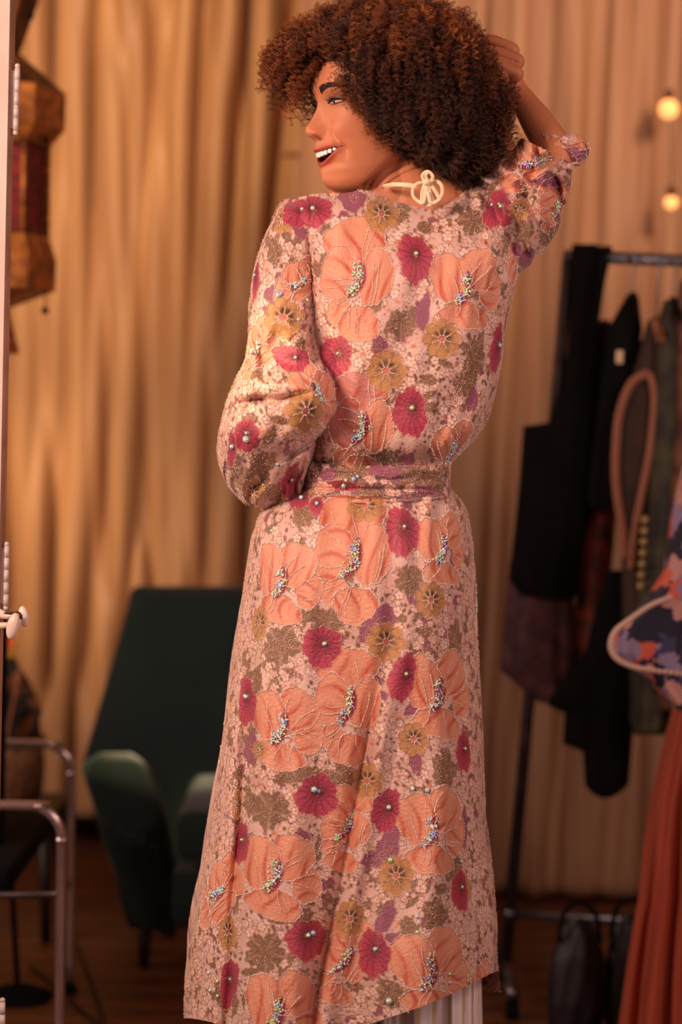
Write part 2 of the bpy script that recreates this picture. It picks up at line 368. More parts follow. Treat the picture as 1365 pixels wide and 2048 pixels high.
# ------------------------------------------------------------------ chrome loop frame chair, left
def chrome_chair():
    root = empty('tubular_chair', (*P(10, 2100, 3.75)[:2], 0), 'chrome tube frame chair with black padded back cut off at the left edge', 'chair')
    def loop(Y, xr, ytop, rad, curve, xl, ext):
        A = P(xr, 1900, Y); zt = P(xr-40, ytop, Y)[2]; xw = P(xr, 1750, Y)[0]; xb = P(xr, 2000, Y)[0]
        x2 = P(xl, ytop, Y)[0]; c = curve*Y/FPX
        pts = [(xb, Y, .012)] + [(xb+(xw-xb)*t, Y, .012+(zt-c-.012)*t) for t in (.33, .66, .98)]
        for a in np.linspace(0, PI/2, 7)[1:]: pts.append((xw-c+c*math.cos(a), Y, zt-c+c*math.sin(a)))
        pts += [(x2+c, Y, zt)]
        for a in np.linspace(PI/2, PI, 7)[1:]: pts.append((x2+c+c*math.cos(a), Y, zt-c+c*math.sin(a)))
        pts += [(x2, Y, .012)]
        t = MB().tube(pts, rad, 16, 3).build('tube_frame', M['chrome'], root)
        MB().tube([pts[3], (pts[3][0], Y, pts[3][2]+.012)], rad*1.18, 16, 1).build('joint_ring', M['chrome'], t)
        for p in (pts[0], pts[-1]): MB().lathe((p[0], Y, 0), [(0, 0), (.016, 0), (.016, .012), (.009, .02)], 16).build('rubber_foot', M['black'], t)
        return xw, zt
    loop(3.4, 122, 1612, .0085, 66, -500, 0); loop(4.0, 139, 1489, .0085, 56, -420, 0)
    for px in (112, -420):
        a = P(px, 1790, 3.4); b = P(px+12, 1790, 4.0)
    a = P(60, 1800, 3.45)
    MB().box((P(-150, 1790, 3.7)[0], 3.7, P(0, 1700, 3.7)[2]), (.40, .50, .045), bev=.012).build('seat', M['black'], root)
    MB().box((P(-200, 1600, 3.66)[0]+.012, 3.66, .58), (.36, .05, .44), bev=.012).build('backrest', M['black'], root)
    MB().tube([P(-420, 1790, 3.4)+[0, 0, 0], P(118, 1790, 3.4)], .006, 10, 1).build('crossbar', M['steel'], root)
    MB().tube([P(-420, 1800, 3.42), P(-380, 1790, 3.98)], .006, 10, 1).build('crossbar', M['steel'], root)
    MB().tube([P(116, 1800, 3.42), P(138, 1768, 3.98)], .005, 10, 1).build('crossbar', M['steel'], root)
chrome_chair()

# ------------------------------------------------------------------ stool, straw bag, printed cloth (behind the chrome chair)
def side_pile():
    Y = 4.5; c = P(-10, 1600, Y); zt = P(20, 1606, Y)[2]
    st = empty('low_stool', (c[0], Y, 0), 'dark wooden stool behind the chrome tube chair', 'stool')
    MB().box((c[0], Y, zt-.02), (.30, .28, .04), bev=.006).build('stool_top', M['dwood'], st)
    for sx in (-1, 1):
        for sy in (-1, 1): MB().tube([(c[0]+sx*.13, Y+sy*.12, zt-.03), (c[0]+sx*.14, Y+sy*.13, 0)], [.016, .011], 10, 1).build('leg', M['dwood'], st)
    b = empty('straw_basket', (c[0], Y, zt), 'brown woven straw basket standing on the dark stool', 'basket')
    prof = [(0, zt), (.075, zt), (.088, zt+.03), (.092, zt+.09), (.086, zt+.145), (.078, zt+.145), (.080, zt+.09), (.06, zt+.03), (0, zt+.02)]
    MB().lathe((c[0]+.02, Y, 0), prof, 32).build('basket_body', M['basket'], b)
    MB().tube([(c[0]+.02+.089*math.cos(a), Y+.089*math.sin(a), zt+.148) for a in np.linspace(0, 2*PI, 25)], .006, 8, 1).build('rim', M['basket'], b)
    M['pcloth'] = mat('dark_printed_cloth', (36, 22, 20), .75, c2=(150, 86, 40), nscale=22, lo=.5, hi=.62)
    zb = zt+.10; H = P(5, 1290, Y)[2]-zb
    n, m_ = 40, 36; t = np.linspace(0, 1, n)[:, None]; a = np.linspace(0, 2*PI, m_, endpoint=False)[None, :]
    R = interp(t, [(0, .070), (.3, .080), (.45, .085), (.7, .06), (.9, .035), (1, .0)])*(1+.13*np.sin(5*a+4*t)+.07*np.sin(11*a-6*t))
    V = np.stack([c[0]+.012+R*np.cos(a)-.01*t, Y+.8*R*np.sin(a), zb+H*t+0*a], -1)
    mb = MB().add(V, gridF(n, m_, True)); o = mb.build('bundled_shawl', M['pcloth'])
    tag(o, 'dark printed shawl bundled upright in the straw basket', 'shawl')
    fl = empty('fabric_flower', P(9, 1300, Y-.06), 'bright red and yellow cloth flower on top of the bundled shawl', 'flower')
    mr = mat('red_petal', (240, 60, 36), .6); my = mat('yellow_petal', (214, 150, 40), .6)
    for i in range(6):
        a = i*PI/3; c0 = P(13+9*math.cos(a), 1296+11*math.sin(a), Y-.05)
        MB().ball(c0, (.012, .006, .014), 12, 8).build('petal', mr if i != 1 and i != 0 else my, fl)
    MB().ball(P(13, 1296, Y-.058), .007, 10, 8).build('flower_heart', my, fl)
    sb = MB().tube([P(40, 1330, Y-.095), P(28, 1400, Y-.10), P(12, 1480, Y-.10)], .007, 8, 6, .4).build('tan_strap', mat('tan_leather', (170, 104, 62), .6), None)
    tag(sb, 'tan leather strap draped down the front of the dark shawl', 'strap')
    ms = mat('pale_lilac_cloth', (150, 120, 122), .7)
side_pile()

# ------------------------------------------------------------------ green armchair
def px_panel(name, rows, Y, thick, m, parent, bulge=.01, ny=40, nx=24, wav=0):
    """upholstered slab: outline rows (py, xl, xr), centre depth Y(py,t), thickness"""
    r = np.array(rows, float); v = np.linspace(0, 1, ny); py = r[0, 0]+(r[-1, 0]-r[0, 0])*v
    xl = interp(py, r[:, [0, 1]]); xr = interp(py, r[:, [0, 2]]); a = np.linspace(0, 2*PI, nx*2, endpoint=False)
    X = ((xl+xr)/2)[:, None]+((xr-xl)/2)[:, None]*np.sign(np.cos(a))*np.abs(np.cos(a))**.35
    D = np.sign(np.sin(a))*np.abs(np.sin(a))**.55*thick/2
    edge = np.minimum(1, np.minimum(v, 1-v)*ny/3.0+.15)[:, None]
    Yy = (Y(py[:, None], (X-xl[:, None])/(xr-xl)[:, None]) if callable(Y) else Y)-D[None]*edge
    Vv = P(X, py[:, None]+0*X, Yy)
    F = gridF(ny, nx*2, True).tolist(); n = nx*2; F.append(list(range(n))[::-1]); F.append([(ny-1)*n+i for i in range(n)])
    return MB().add(Vv, F).build(name, m, parent)
def armchair():
    c = P(400, 1900, 4.45); root = empty('green_armchair', (c[0], 4.45, 0), 'dark green velvet armchair with high back and slanted channelled arms, in front of golden curtain', 'armchair')
    # back: tall slab, top edge y 1175
    px_panel('backrest', [(1172, 272, 640), (1180, 262, 655), (1230, 250, 662), (1330, 222, 680), (1440, 190, 690), (1530, 164, 700), (1600, 190, 700), (1700, 240, 690), (1850, 290, 660)],
             lambda py, t: 4.66-.14*(py-1172)/680+.0*t, .10, M['velvet'], root, ny=60)
    # near-left arm: wing
    w = px_panel('arm', [(1505, 200, 262), (1525, 168, 292), (1540, 163, 304), (1600, 183, 326), (1650, 199, 338), (1700, 214, 346), (1760, 230, 352), (1830, 248, 356), (1852, 256, 354), (1858, 264, 346)],
             lambda py, t: 4.28-.12*(py-1505)/350+.10*(t-.5), .09, M['velvet'], root, ny=60)
    px_panel('arm', [(1505, 640, 700), (1540, 600, 735), (1600, 600, 725), (1700, 590, 710), (1850, 590, 670), (1858, 600, 660)],
             lambda py, t: 4.28-.10*(py-1505)/350-.08*(t-.5), .09, M['velvet'], root, ny=40)
    # channel piping on arm
    for i in range(6):
        f = i/5; pts = []
        for t in np.linspace(0, 1, 12):
            py = 1640+26*i*.4+t*(1845-1640-10*i*.4); xl = interp(py, [(1600, 183), (1650, 199), (1700, 214), (1760, 230), (1858, 258)]); xr = interp(py, [(1600, 326), (1650, 338), (1700, 346), (1858, 350)])
            q = .12+.15*i+.0*t; bend = -.25*(1-t)**2.2
            tt = min(.93, max(.05, q+bend+.06)); px = xl+(xr-xl)*tt
            Yc = 4.28-.12*(py-1505)/350+.10*(tt-.5); pts.append(P(px, py, Yc-.049))
        MB().tube(pts, .0095, 8, 3).build('channel_rib', M['velvet'], root)
    a, c2 = P(348, 1628, 4.0), P(606, 1742, 4.0)
    MB().box(((a[0]+c2[0])/2, 4.24, (a[2]+c2[2])/2), (c2[0]-a[0], .46, a[2]-c2[2]), bev=.03).build('seat_cushion', M['velvet'], root)
    a, c2 = P(345, 1746, 4.03), P(608, 1856, 4.03)
    MB().box(((a[0]+c2[0])/2, 4.26, (a[2]+c2[2])/2), (c2[0]-a[0], .44, a[2]-c2[2]), bev=.012).build('seat_base', M['velvet'], root)
    for (px, Y) in ((290, 4.2), (650, 4.2), (320, 4.5), (650, 4.5)):
        a = P(px, 1850, Y); MB().tube([(a[0], Y, .115), (a[0], Y, 0)], [.018, .011], 12, 1).build('leg', M['dwood'], root)
armchair()

# cables and lamp base on the floor
def onfloor(px, py, z=.004):
    d = fw+rt*((px-682.5)/FPX)+up*((1024-py)/FPX); t = (z-CAM[2])/d[2]; return CAM+d*t
o = MB().tube([onfloor(140, 1870), onfloor(165, 1920), onfloor(190, 1985), onfloor(205, 2040), onfloor(215, 2090)], .004, 8, 6).build('power_cable', M['rubber']); tag(o, 'brown cable running over the floorboards in front of the green armchair', 'cable')
o = MB().tube([onfloor(60, 1930), onfloor(130, 1990), onfloor(180, 2035), onfloor(230, 2060), onfloor(330, 2090)], .004, 8, 6).build('power_cable', M['rubber']); tag(o, 'lower brown cable lying beside the feet of the chrome chair', 'cable')
c = onfloor(35, 1992); root = empty('lamp_base', (c[0], c[1], 0), 'round black lamp base on the floor under the chrome tube chair', 'lamp')
MB().lathe((c[0], c[1], 0), [(0, 0), (.07, 0), (.072, .006), (.05, .016), (.012, .024), (0, .026)], 32).build('base', M['black'], root)
MB().tube([(c[0], c[1], .02), (c[0]-.02, c[1], .30)], .006, 10, 1).build('pole', M['black'], root)

# ------------------------------------------------------------------ clothes rack and garments, right
def garment_mesh(rows, Y, depth, folds=6, amp=.12, seed=0, ny=60, nx=72, ext=0):
    r = np.array(rows, float); v = np.linspace(0, 1, ny); py = r[0, 0]+(r[-1, 0]-r[0, 0])*v
    xl = interp(py, r[:, [0, 1]]); xr = interp(py, r[:, [0, 2]]); a = np.linspace(0, 2*PI, nx, endpoint=False)[None, :]
    rr = np.random.RandomState(seed); ph = rr.uniform(0, 6.3, 3)
    w = 1+amp*(.6*np.sin(folds*a+ph[0]+1.5*v[:, None])+.4*np.sin((folds*2+1)*a+ph[1]-2*v[:, None]))*(.3+.7*v[:, None])
    X = ((xl+xr)/2)[:, None]+((xr-xl)/2)[:, None]*np.sign(np.cos(a))*np.abs(np.cos(a))**.7*(1+(w-1)*.35)
    D = depth/2*np.sin(a)*w
    return P(X, py[:, None]+0*X, Y-D), gridF(ny, nx, True).tolist()+[list(range(nx))[::-1], [(ny-1)*nx+i for i in range(nx)]]
def garment(name, rows, Y, depth, m, label, cat, parent=None, **k):
    V, F = garment_mesh(rows, Y, depth, **k); o = MB().add(V, F).build(name, m, parent)
    if label and parent is None: tag(o, label, cat)
    return o
def hanger(px, py0, py1, Y, root, m):
    a = P(px, py0, Y); b = P(px+2, py1, Y); s = .001
    pts = [a+[-.012, 0, -.012], a+[-.010, 0, .004], a+[0, 0, .012], a+[.011, 0, .004], a+[.009, 0, -.012], (a+b)/2+[.002, 0, 0], b]
    MB().tube(pts, .002, 8, 5).build('hook', M['steel'], root)
    MB().tube([b+[-.004, -.12, -.05], b+[0, -.05, -.012], b, b+[0, .05, -.012], b+[.004, .12, -.05]], [.004, .006, .007, .006, .004], 10, 5).build('hanger_bar', m, root)
def rack():
    Yr = 4.1
    foot = P(1008, 1985, Yr); top = P(1138, 512, Yr)
    root = empty('clothes_rack', (foot[0]+.4, Yr, 0), 'leaning steel clothes rack loaded with dark garments at the right', 'clothes rack')
    u = np.array([foot[0], Yr, .02]); rail_r = np.array([1.35, 4.0, top[2]-.02])
    MB().tube([u, top], .0125, 16, 1).build('upright', M['steel'], root)
    MB().tube([np.array([1.33, 4.0, .02]), rail_r], .0125, 16, 1).build('upright', M['steel'], root)
    MB().tube([top+[-.01, 0, 0], rail_r], .0125, 16, 1).build('top_rail', M['steel'], root)
    j = P(1022, 1828, Yr); MB().tube([j, np.array([1.33, 4.0, j[2]])], .010, 12, 1).build('base_rail', M['steel'], root)
    for p in (u, np.array([1.33, 4.0, .02])):
        f = MB().tube([p+[0, -.22, .035], p+[0, .2, .035]], .0125, 12, 1).build('foot_bar', M['steel'], root)
        for sy in (-.2, .19):
            MB().tube([p+[-.012, sy, .0], p+[.012, sy, .0]], .02, 16, 1).build('castor', M['black'], f)
    MB().ball(j, .018).build('joint', M['steel'], root)
    def py_on(px):
        t = interp(px, [(1138, 512), (1365, 524)]); return t
    m_fl = mat('mauve_floral', (92, 52, 52), .8, c2=(62, 34, 38), nscale=26)
    m_or = mat('rust_floral', (128, 44, 22), .7, c2=(52, 20, 16), nscale=20, lo=.42, hi=.62)
    m_mar = mat('maroon_cloth', (66, 14, 18), .75, c2=(50, 12, 16), nscale=9)
    m_red = mat('crimson_cloth', (150, 22, 26), .6)
    m_br = mat('brown_wool', (62, 40, 28), .85, c2=(48, 30, 22), nscale=16)
    m_pk = mat('pink_brown_piping', (140, 84, 62), .7)
    m_ol = mat('olive_print', (58, 50, 26), .75, c2=(28, 20, 14), nscale=18)
    m_tan = mat('tan_pattern', (104, 66, 40), .75, c2=(60, 22, 16), nscale=20)
    # black strappy dress over rail end
    bd = empty('black_dress', P(1160, 900, 4.1), 'long black strapped dress hung over the left end of the clothes rack', 'dress')
    garment('strap', [(488, 1145, 1196), (496, 1144, 1195), (600, 1142, 1184), (700, 1134, 1174), (800, 1122, 1172)], 4.09, .06, M['black'], None, None, bd, amp=.05, ny=30)
    garment('strap', [(492, 1192, 1226), (500, 1190, 1226), (560, 1184, 1212), (650, 1172, 1198), (740, 1150, 1192), (800, 1135, 1188)], 4.10, .05, M['black'], None, None, bd, amp=.05, ny=30)
    garment('skirt_panel', [(790, 1113, 1185), (848, 1097, 1192), (852, 1047, 1192), (950, 1040, 1188), (1050, 1030, 1180), (1120, 1022, 1165), (1160, 1018, 1160), (1190, 1040, 1156), (1196, 1100, 1150)], 4.1, .12, M['black'], None, None, bd, amp=.05)
    garment('mauve_skirt', [(1120, 1020, 1150), (1250, 1008, 1150), (1340, 1000, 1152), (1352, 1015, 1150), (1400, 1070, 1140), (1406, 1085, 1135)], 4.12, .08, m_fl, 'mauve floral skirt showing below the long black dress', 'skirt', seed=3)
    j = empty('black_jacket', P(1240, 800, 4.08), 'black jacket with a white neck label beside the black dress', 'jacket')
    garment('jacket_body', [(588, 1256, 1274), (610, 1243, 1280), (660, 1215, 1286), (730, 1205, 1275), (850, 1190, 1252), (950, 1178, 1245), (1000, 1174, 1240), (1015, 1182, 1232)], 4.07, .10, M['black'], None, None, j, seed=4, amp=.06)
    MB().box(P(1240, 714, 4.012), (.014, .003, .026), bev=.001).build('neck_label', mat('label_white', (220, 190, 150), .6), j)
    hanger(1264, 518, 590, 4.07, j, M['black'])
    garment('maroon_blouse', [(640, 1196, 1222), (700, 1184, 1215), (800, 1176, 1208), (880, 1162, 1200), (900, 1160, 1190)], 4.16, .08, m_mar, 'maroon blouse seen between the black dress and black jacket', 'blouse', seed=5)
    garment('rust_dress', [(985, 1176, 1236), (1000, 1172, 1236), (1100, 1160, 1228), (1250, 1148, 1212), (1340, 1148, 1192), (1390, 1150, 1166)], 4.15, .08, m_or, 'rust red floral dress hanging below the black jacket', 'dress', seed=6)
    garment('red_top', [(680, 1252, 1300), (700, 1250, 1308), (745, 1256, 1310), (750, 1262, 1306)], 4.10, .05, m_red, 'crimson top on a hanger above the brown jacket', 'top', seed=7, ny=20)
    bj = empty('brown_jacket', P(1280, 1000, 4.03), 'open brown jacket with a pink-brown piped edge in the middle of the rack', 'jacket')
    garment('jacket_body', [(640, 1296, 1316), (700, 1280, 1330), (760, 1262, 1332), (820, 1246, 1330), (900, 1236, 1326), (1000, 1238, 1318), (1100, 1244, 1312), (1240, 1246, 1300), (1320, 1250, 1290)], 4.04, .10, m_br, None, None, bj, seed=8, amp=.06)
    for pts, r in (([(1300, 745), (1265, 765), (1242, 820), (1234, 880), (1232, 950), (1238, 1010), (1246, 1060), (1250, 1120)], .009), ([(1300, 745), (1310, 790), (1306, 860), (1296, 930), (1280, 1010), (1268, 1080), (1262, 1140)], .008), ([(1310, 640), (1326, 700), (1332, 760), (1326, 850)], .008)):
        MB().tube([P(x, y, 3.975) for x, y in pts], r, 10, 6, .5, fdir=(0, 1, 0)).build('piped_edge', m_pk, bj)
    hanger(1312, 522, 636, 4.04, bj, mat('amber_hanger', (130, 76, 24), .3))
    garment('black_trousers', [(1140, 1215, 1262), (1200, 1196, 1262), (1300, 1172, 1290), (1395, 1100, 1290), (1412, 1095, 1285), (1425, 1130, 1270), (1490, 1126, 1264), (1500, 1166, 1264), (1570, 1170, 1258), (1592, 1190, 1232), (1596, 1200, 1222)], 4.08, .09, M['black'], 'black trousers hanging lowest on the rack', 'trousers', seed=9, amp=.05)
    g = empty('olive_coat', P(1330, 900, 4.0), 'olive patterned coat hung right of the brown jacket', 'coat')
    garment('coat_body', [(600, 1330, 1350), (640, 1318, 1370), (700, 1312, 1385), (820, 1310, 1390), (1000, 1296, 1385), (1150, 1280, 1380), (1300, 1262, 1370), (1440, 1262, 1345), (1470, 1270, 1330)], 4.0, .10, m_ol, None, None, g, seed=10)
    hanger(1345, 523, 600, 4.0, g, M['black'])
    mb = MB()
    for i in range(7): mb.ball(P(1291-1.5*i, 1040+22*i, 3.945), (.007, .004, .008), 10, 6)
    mb.build('embroidered_trim', mat('cream_embroidery', (170, 140, 90), .7), g)
    garment('tan_dress', [(560, 1362, 1380), (620, 1352, 1410), (800, 1350, 1440), (1000, 1338, 1440), (1200, 1320, 1440), (1330, 1310, 1400), (1420, 1320, 1380)], 3.97, .10, m_tan, 'tan and dark red patterned dress at the right edge of the rack', 'dress', seed=12)
rack()

def voro_print(name, base, cols, sc):
    m = mat(name, base, .65, sheen=.1); N = m.node_tree.nodes; L = m.node_tree.links; b = N['Principled BSDF']
    tc = N.new('ShaderNodeTexCoord'); nz = N.new('ShaderNodeTexNoise'); nz.inputs['Scale'].default_value = sc*1.3
    ad = N.new('ShaderNodeMixRGB'); ad.inputs[0].default_value = .06
    L.new(tc.outputs['Object'], ad.inputs[1]); L.new(tc.outputs['Object'], nz.inputs['Vector']); L.new(nz.outputs['Color'], ad.inputs[2])
    v = N.new('ShaderNodeTexVoronoi'); v.inputs['Scale'].default_value = sc; L.new(ad.outputs[0], v.inputs['Vector'])
    sp = N.new('ShaderNodeSeparateColor'); L.new(v.outputs['Color'], sp.inputs[0])
    r = N.new('ShaderNodeValToRGB'); r.color_ramp.interpolation = 'CONSTANT'; e = r.color_ramp.elements
    e[0].color = (*lin(base), 1); e[1].position = .45; e[1].color = (*lin(cols[0]), 1)
    for i, c in enumerate(cols[1:]): x = e.new(.45+.5*(i+1)/len(cols)); x.color = (*lin(c), 1)
    L.new(sp.outputs[0], r.inputs[0]); L.new(r.outputs[0], b.inputs['Base Color']); return m
def right_outfit():
    Y = 3.55
    st = empty('garment_stand', (*P(1440, 1500, Y)[:2], 0), 'slim garment stand holding the navy blouse at the right edge', 'stand')
    c = st.location
    MB().tube([(c[0], Y, .02), (c[0], Y, 1.25)], .012, 12, 1).build('pole', M['steel'], st)
    MB().lathe((c[0], Y, 0), [(0, 0), (.16, 0), (.16, .01), (.02, .03), (0, .03)], 32).build('base', M['steel'], st)
    m = voro_print('navy_floral_print', (26, 24, 48), [(206, 150, 140), (214, 96, 70), (150, 130, 160), (60, 60, 96)], 32)
    b = empty('navy_blouse', P(1400, 1200, Y), 'navy floral blouse with a lace-edged wide sleeve at the right edge', 'blouse')
    garment('blouse_body', [(930, 1366, 1500), (1000, 1350, 1520), (1080, 1336, 1530), (1130, 1330, 1530), (1300, 1330, 1530), (1420, 1345, 1530), (1450, 1360, 1520)], Y, .22, m, None, None, b, seed=2, amp=.08)
    rows = [(1100, 1345, 1400), (1150, 1322, 1420), (1200, 1290, 1420), (1240, 1250, 1420), (1275, 1226, 1420), (1305, 1224, 1420), (1330, 1250, 1420), (1352, 1290, 1420), (1400, 1334, 1420), (1425, 1362, 1410)]
    garment('wide_sleeve', rows, Y-.10, .10, m, None, None, b, seed=6, amp=.10, ny=80)
    e = [(1340, 1195), (1300, 1212), (1262, 1238), (1232, 1262), (1222, 1290), (1232, 1315), (1262, 1332), (1300, 1340), (1365, 1348)]
    q = cat_rom(np.array([P(x, y, Y-.155) for x, y in e]), 12); mb = MB()
    for p in q[::2]: mb.ball(p, .0052, 8, 6)
    mb.build('lace_trim', mat('pale_lace', (216, 180, 160), .7), b)
    rows = [(1400, 1350, 1500), (1440, 1340, 1510), (1500, 1325, 1520), (1600, 1302, 1530), (1700, 1290, 1540), (1800, 1280, 1550), (1850, 1270, 1555), (1950, 1255, 1565), (2080, 1240, 1580), (2155, 1234, 1585)]
    mr = mat('rust_chiffon', (192, 84, 48), .6, c2=(168, 66, 38), nscale=6, stretch=(6, 6, .5), sheen=.3)
    V, F = garment_mesh(rows, Y, .34, folds=11, amp=.22, seed=5, ny=90, nx=220)
    o = MB().add(V, F).build('rust_skirt', mr); tag(o, 'long rust orange pleated skirt below the navy blouse', 'skirt')
right_outfit()

def bags():
    md = mat('dark_plum_bag', (34, 26, 32), .55, c2=(20, 16, 22), nscale=14, bump=.5, bscale=30)
    for i, (px, py0, py1, w, Y, lab) in enumerate(((1158, 1846, 2010, 56, 3.82, 'dark plum bag slumped on the floor under the clothes rack, left of two'), (1262, 1838, 2010, 50, 3.86, 'dark bag slumped on the floor under the rack beside the rust skirt'))):
        zb = 0.0; a = P(px, py0, Y); h = a[2]-zb; n, m_ = 24, 40
        root = empty('slumped_bag', (a[0], Y, 0), lab, 'bag')
        t = np.linspace(0, 1, n)[:, None]; an = np.linspace(0, 2*PI, m_, endpoint=False)[None, :]
        R = interp(t, [(0, .2), (.04, .9), (.3, 1.05), (.7, .9), (.92, .62), (1, .1)])*(1+.06*np.sin(5*an+3*t+i)+.05*np.sin(9*an-7*t))*w*Y/FPX
        V = np.stack([a[0]+R*np.cos(an), Y+.75*R*np.sin(an), zb+h*t+.012*np.sin(3*an)*t], -1)
        MB().add(V, gridF(n, m_, True).tolist()+[list(range(m_))[::-1]]).build('bag_body', md, root)
        MB().tube([(a[0]+dx, Y-.02, zb+h*hh) for dx, hh in ((-.04, .85), (-.03, 1.12), (0, 1.2), (.03, 1.1), (.04, .85))], .005, 8, 6).build('handle', M['black'], root)
    r = empty('added_glow_bulbs', P(1335, 120, 4.72), 'two globe bulbs added for the warm wall glows at the sheer curtain', 'lamp')
    me = mat('bulb_glow', (255, 176, 104), .3, emit=1.3)
    for (px, py, rr) in ((1338, 218, .024), (1343, 405, .017)):  # bulbs, sockets and wire made up to give two soft wall glows
        b = MB().ball(P(px, py, 4.74), rr).build('bulb', me, r)
        MB().tube([P(px, py, 4.74)+[0, 0, rr*.8], P(px, py, 4.74)+[0, 0, rr+.02]], .010, 12, 1).build('socket', M['brassd'], b)
    a = P(1343, 405, 4.74); MB().tube([a+[0, 0, .03], P(1345, 300, 4.75), P(1342, 200, 4.755), (a[0]+.02, 4.75, 2.0), (a[0]+.02, 4.75, ZC)], .002, 6, 8).build('wire', M['rubber'], r)
bags()
hk = empty('curtain_tieback', P(585, 310, 5.13), 'small dark metal tieback hook on the golden curtain beside her hair', 'hook')
MB().tube([P(566, 311, 5.10), P(606, 309, 5.10)], .0045, 10, 1).build('hook_bar', M['brassd'], hk)
MB().ball(P(606, 309, 5.10), .007).build('knob', M['brassd'], hk)
MB().tube([P(590, 310, 5.10), P(590, 306, 5.25)], .004, 8, 1).build('mount', M['brassd'], hk)
# ------------------------------------------------------------------ the woman
YW = 2.76; SP = YW/FPX                      # metres per pixel at her plane
woman = empty('person', (P(700, 2048, YW)[0], YW, 0), 'curly-haired woman in beaded floral robe, back turned, smiling over her shoulder, hand in hair', 'person')
# ---- head-local frame: f forward, s to her left (towards the camera), z up
HO = P(750, 223, 2.745); yaw = math.radians(22); tilt = math.radians(3)
fv = np.array([-math.cos(yaw), -math.sin(yaw), 0]); sv = np.array([math.sin(yaw), -math.cos(yaw), 0]); zv = np.array([0, 0, 1.])
fv, zv = fv*math.cos(tilt)-zv*math.sin(tilt)*-0.3, zv*math.cos(tilt)+np.array([-1, 0, 0])*-math.sin(tilt)*-.0
fv = fv-zv*(fv@zv); fv /= np.linalg.norm(fv); sv = np.cross(zv, fv)
HS = .955
def H(f, s, z):
    f, s, z = np.broadcast_arrays(np.asarray(f, float), np.asarray(s, float), np.asarray(z, float))
    return HO+(fv*f[..., None]+sv*s[..., None]+zv*z[..., None])*HS
def Hinv(V):
    d = (V-HO)/HS; return d@fv, d@sv, d@zv
F0p = [(-.120, .040), (-.117, .054), (-.112, .0655), (-.105, .0715), (-.098, .0735), (-.089, .0772), (-.080, .0765), (-.072, .081), (-.064, .0845), (-.055, .0865), (-.046, .0845), (-.03, .080), (-.01, .0805), (.003, .0825), (.014, .0865), (.027, .0900), (.04, .0895), (.06, .0835), (.08, .068), (.1, .041), (.115, .0)]
Wp = [(-.120, .014), (-.114, .027), (-.105, .039), (-.09, .049), (-.07, .057), (-.045, .0645), (-.02, .068), (0, .070), (.03, .072), (.06, .068), (.085, .053), (.1, .037), (.115, .0)]
Bp = [(-.120, -.03), (-.112, -.028), (-.095, -.008), (-.075, .030), (-.055, .060), (-.03, .083), (0, .094), (.04, .096), (.07, .082), (.09, .062), (.105, .040), (.115, .0)]
Cp = [(-.120, .032), (-.11, .034), (-.09, .022), (-.06, .004), (0, 0), (.115, 0)]
def g(x, c, s): return np.exp(-((x-c)/s)**2)
def mouth(s):                # upper and lower edge of the open smile
    a = np.abs(s)/.037; up_ = -.0640+.0065*a**2; lo_ = -.0765+.0190*np.minimum(a, 1.1)**2.2
    return up_, lo_
def feat(s, z):
    a = np.abs(s); d = np.zeros(np.broadcast(s, z).shape)
    ridge = sm(z, [(-.055, 0), (-.048, .0045), (-.043, .0150), (-.037, .0225), (-.030, .0238), (-.022, .0190), (-.010, .0115), (.003, .0050), (.014, .0015), (.022, 0)])
    sg = sm(z, [(-.06, .012), (-.040, .0115), (-.03, .0105), (-.01, .0075), (.02, .008)])
    d = d+ridge*np.exp(-(a/sg)**2)
    d = d+.0125*g(a, .0135, .0058)*g(z, -.0375, .0068)            # alae
    d = d-.0025*g(a, .0205, .003)*g(z, -.038, .007)              # alar groove
    d = d-.0070*g(a, .0095, .0042)*g(z, -.0455, .0024)           # nostril
    d = d+.0035*g(a, .028, .017)*g(z, .0235, .007)               # brow bone
    d = d-.0075*g(a, .030, .012)*g(z, .005, .0095)               # socket
    d = d+.0048*g(a, .034, .011)*g(z, .0035, .0065)               # lids
    d = d+.0095*g(a, .043, .015)*g(z, -.032, .016)               # smiling cheek
    # nasolabial fold
    ss = .0265+.0135*np.clip((-.030-z)/.030, 0, 1)**1.3; d = d-.0068*np.exp(-((a-ss)/.0036)**2)*np.clip((-.018-z)/.012, 0, 1)*np.clip((z+.078)/.014, 0, 1)
    u_, l_ = mouth(a); hw = np.clip(1-(a/.0375)**8, 0, 1)
    ins = np.clip((u_-z)/.0015, 0, 1)*np.clip((z-l_)/.0015, 0, 1)*hw
    d = d-.0150*ins*np.clip(1-(a/.042)**2, .35, 1)
    d = d+.0040*g(z, u_+.0035, .0032)*np.clip(1-(a/.039)**4, 0, 1)   # upper lip
    d = d+.0050*g(z, l_-.0042, .0040)*np.clip(1-(a/.038)**4, 0, 1)   # lower lip
    d = d-.0030*g(a, .0405, .0035)*g(z, -.058, .006)              # mouth corner dimple
    d = d+.0045*g(a, 0, .015)*g(z, -.100, .010)                  # chin
    return d
def face_f(s, z):
    w = sm(z, Wp); F = sm(z, F0p); c = sm(z, Cp)
    lw = np.clip((-.01-z)/.04, 0, 1); q = np.clip(1-(np.abs(s)/np.maximum(w, 1e-4))**(2.4-.4*lw), 0, 1)**(.45+.05*lw)
    return c+(F-c)*q+feat(s, z)*np.clip(q*1.6, 0, 1)

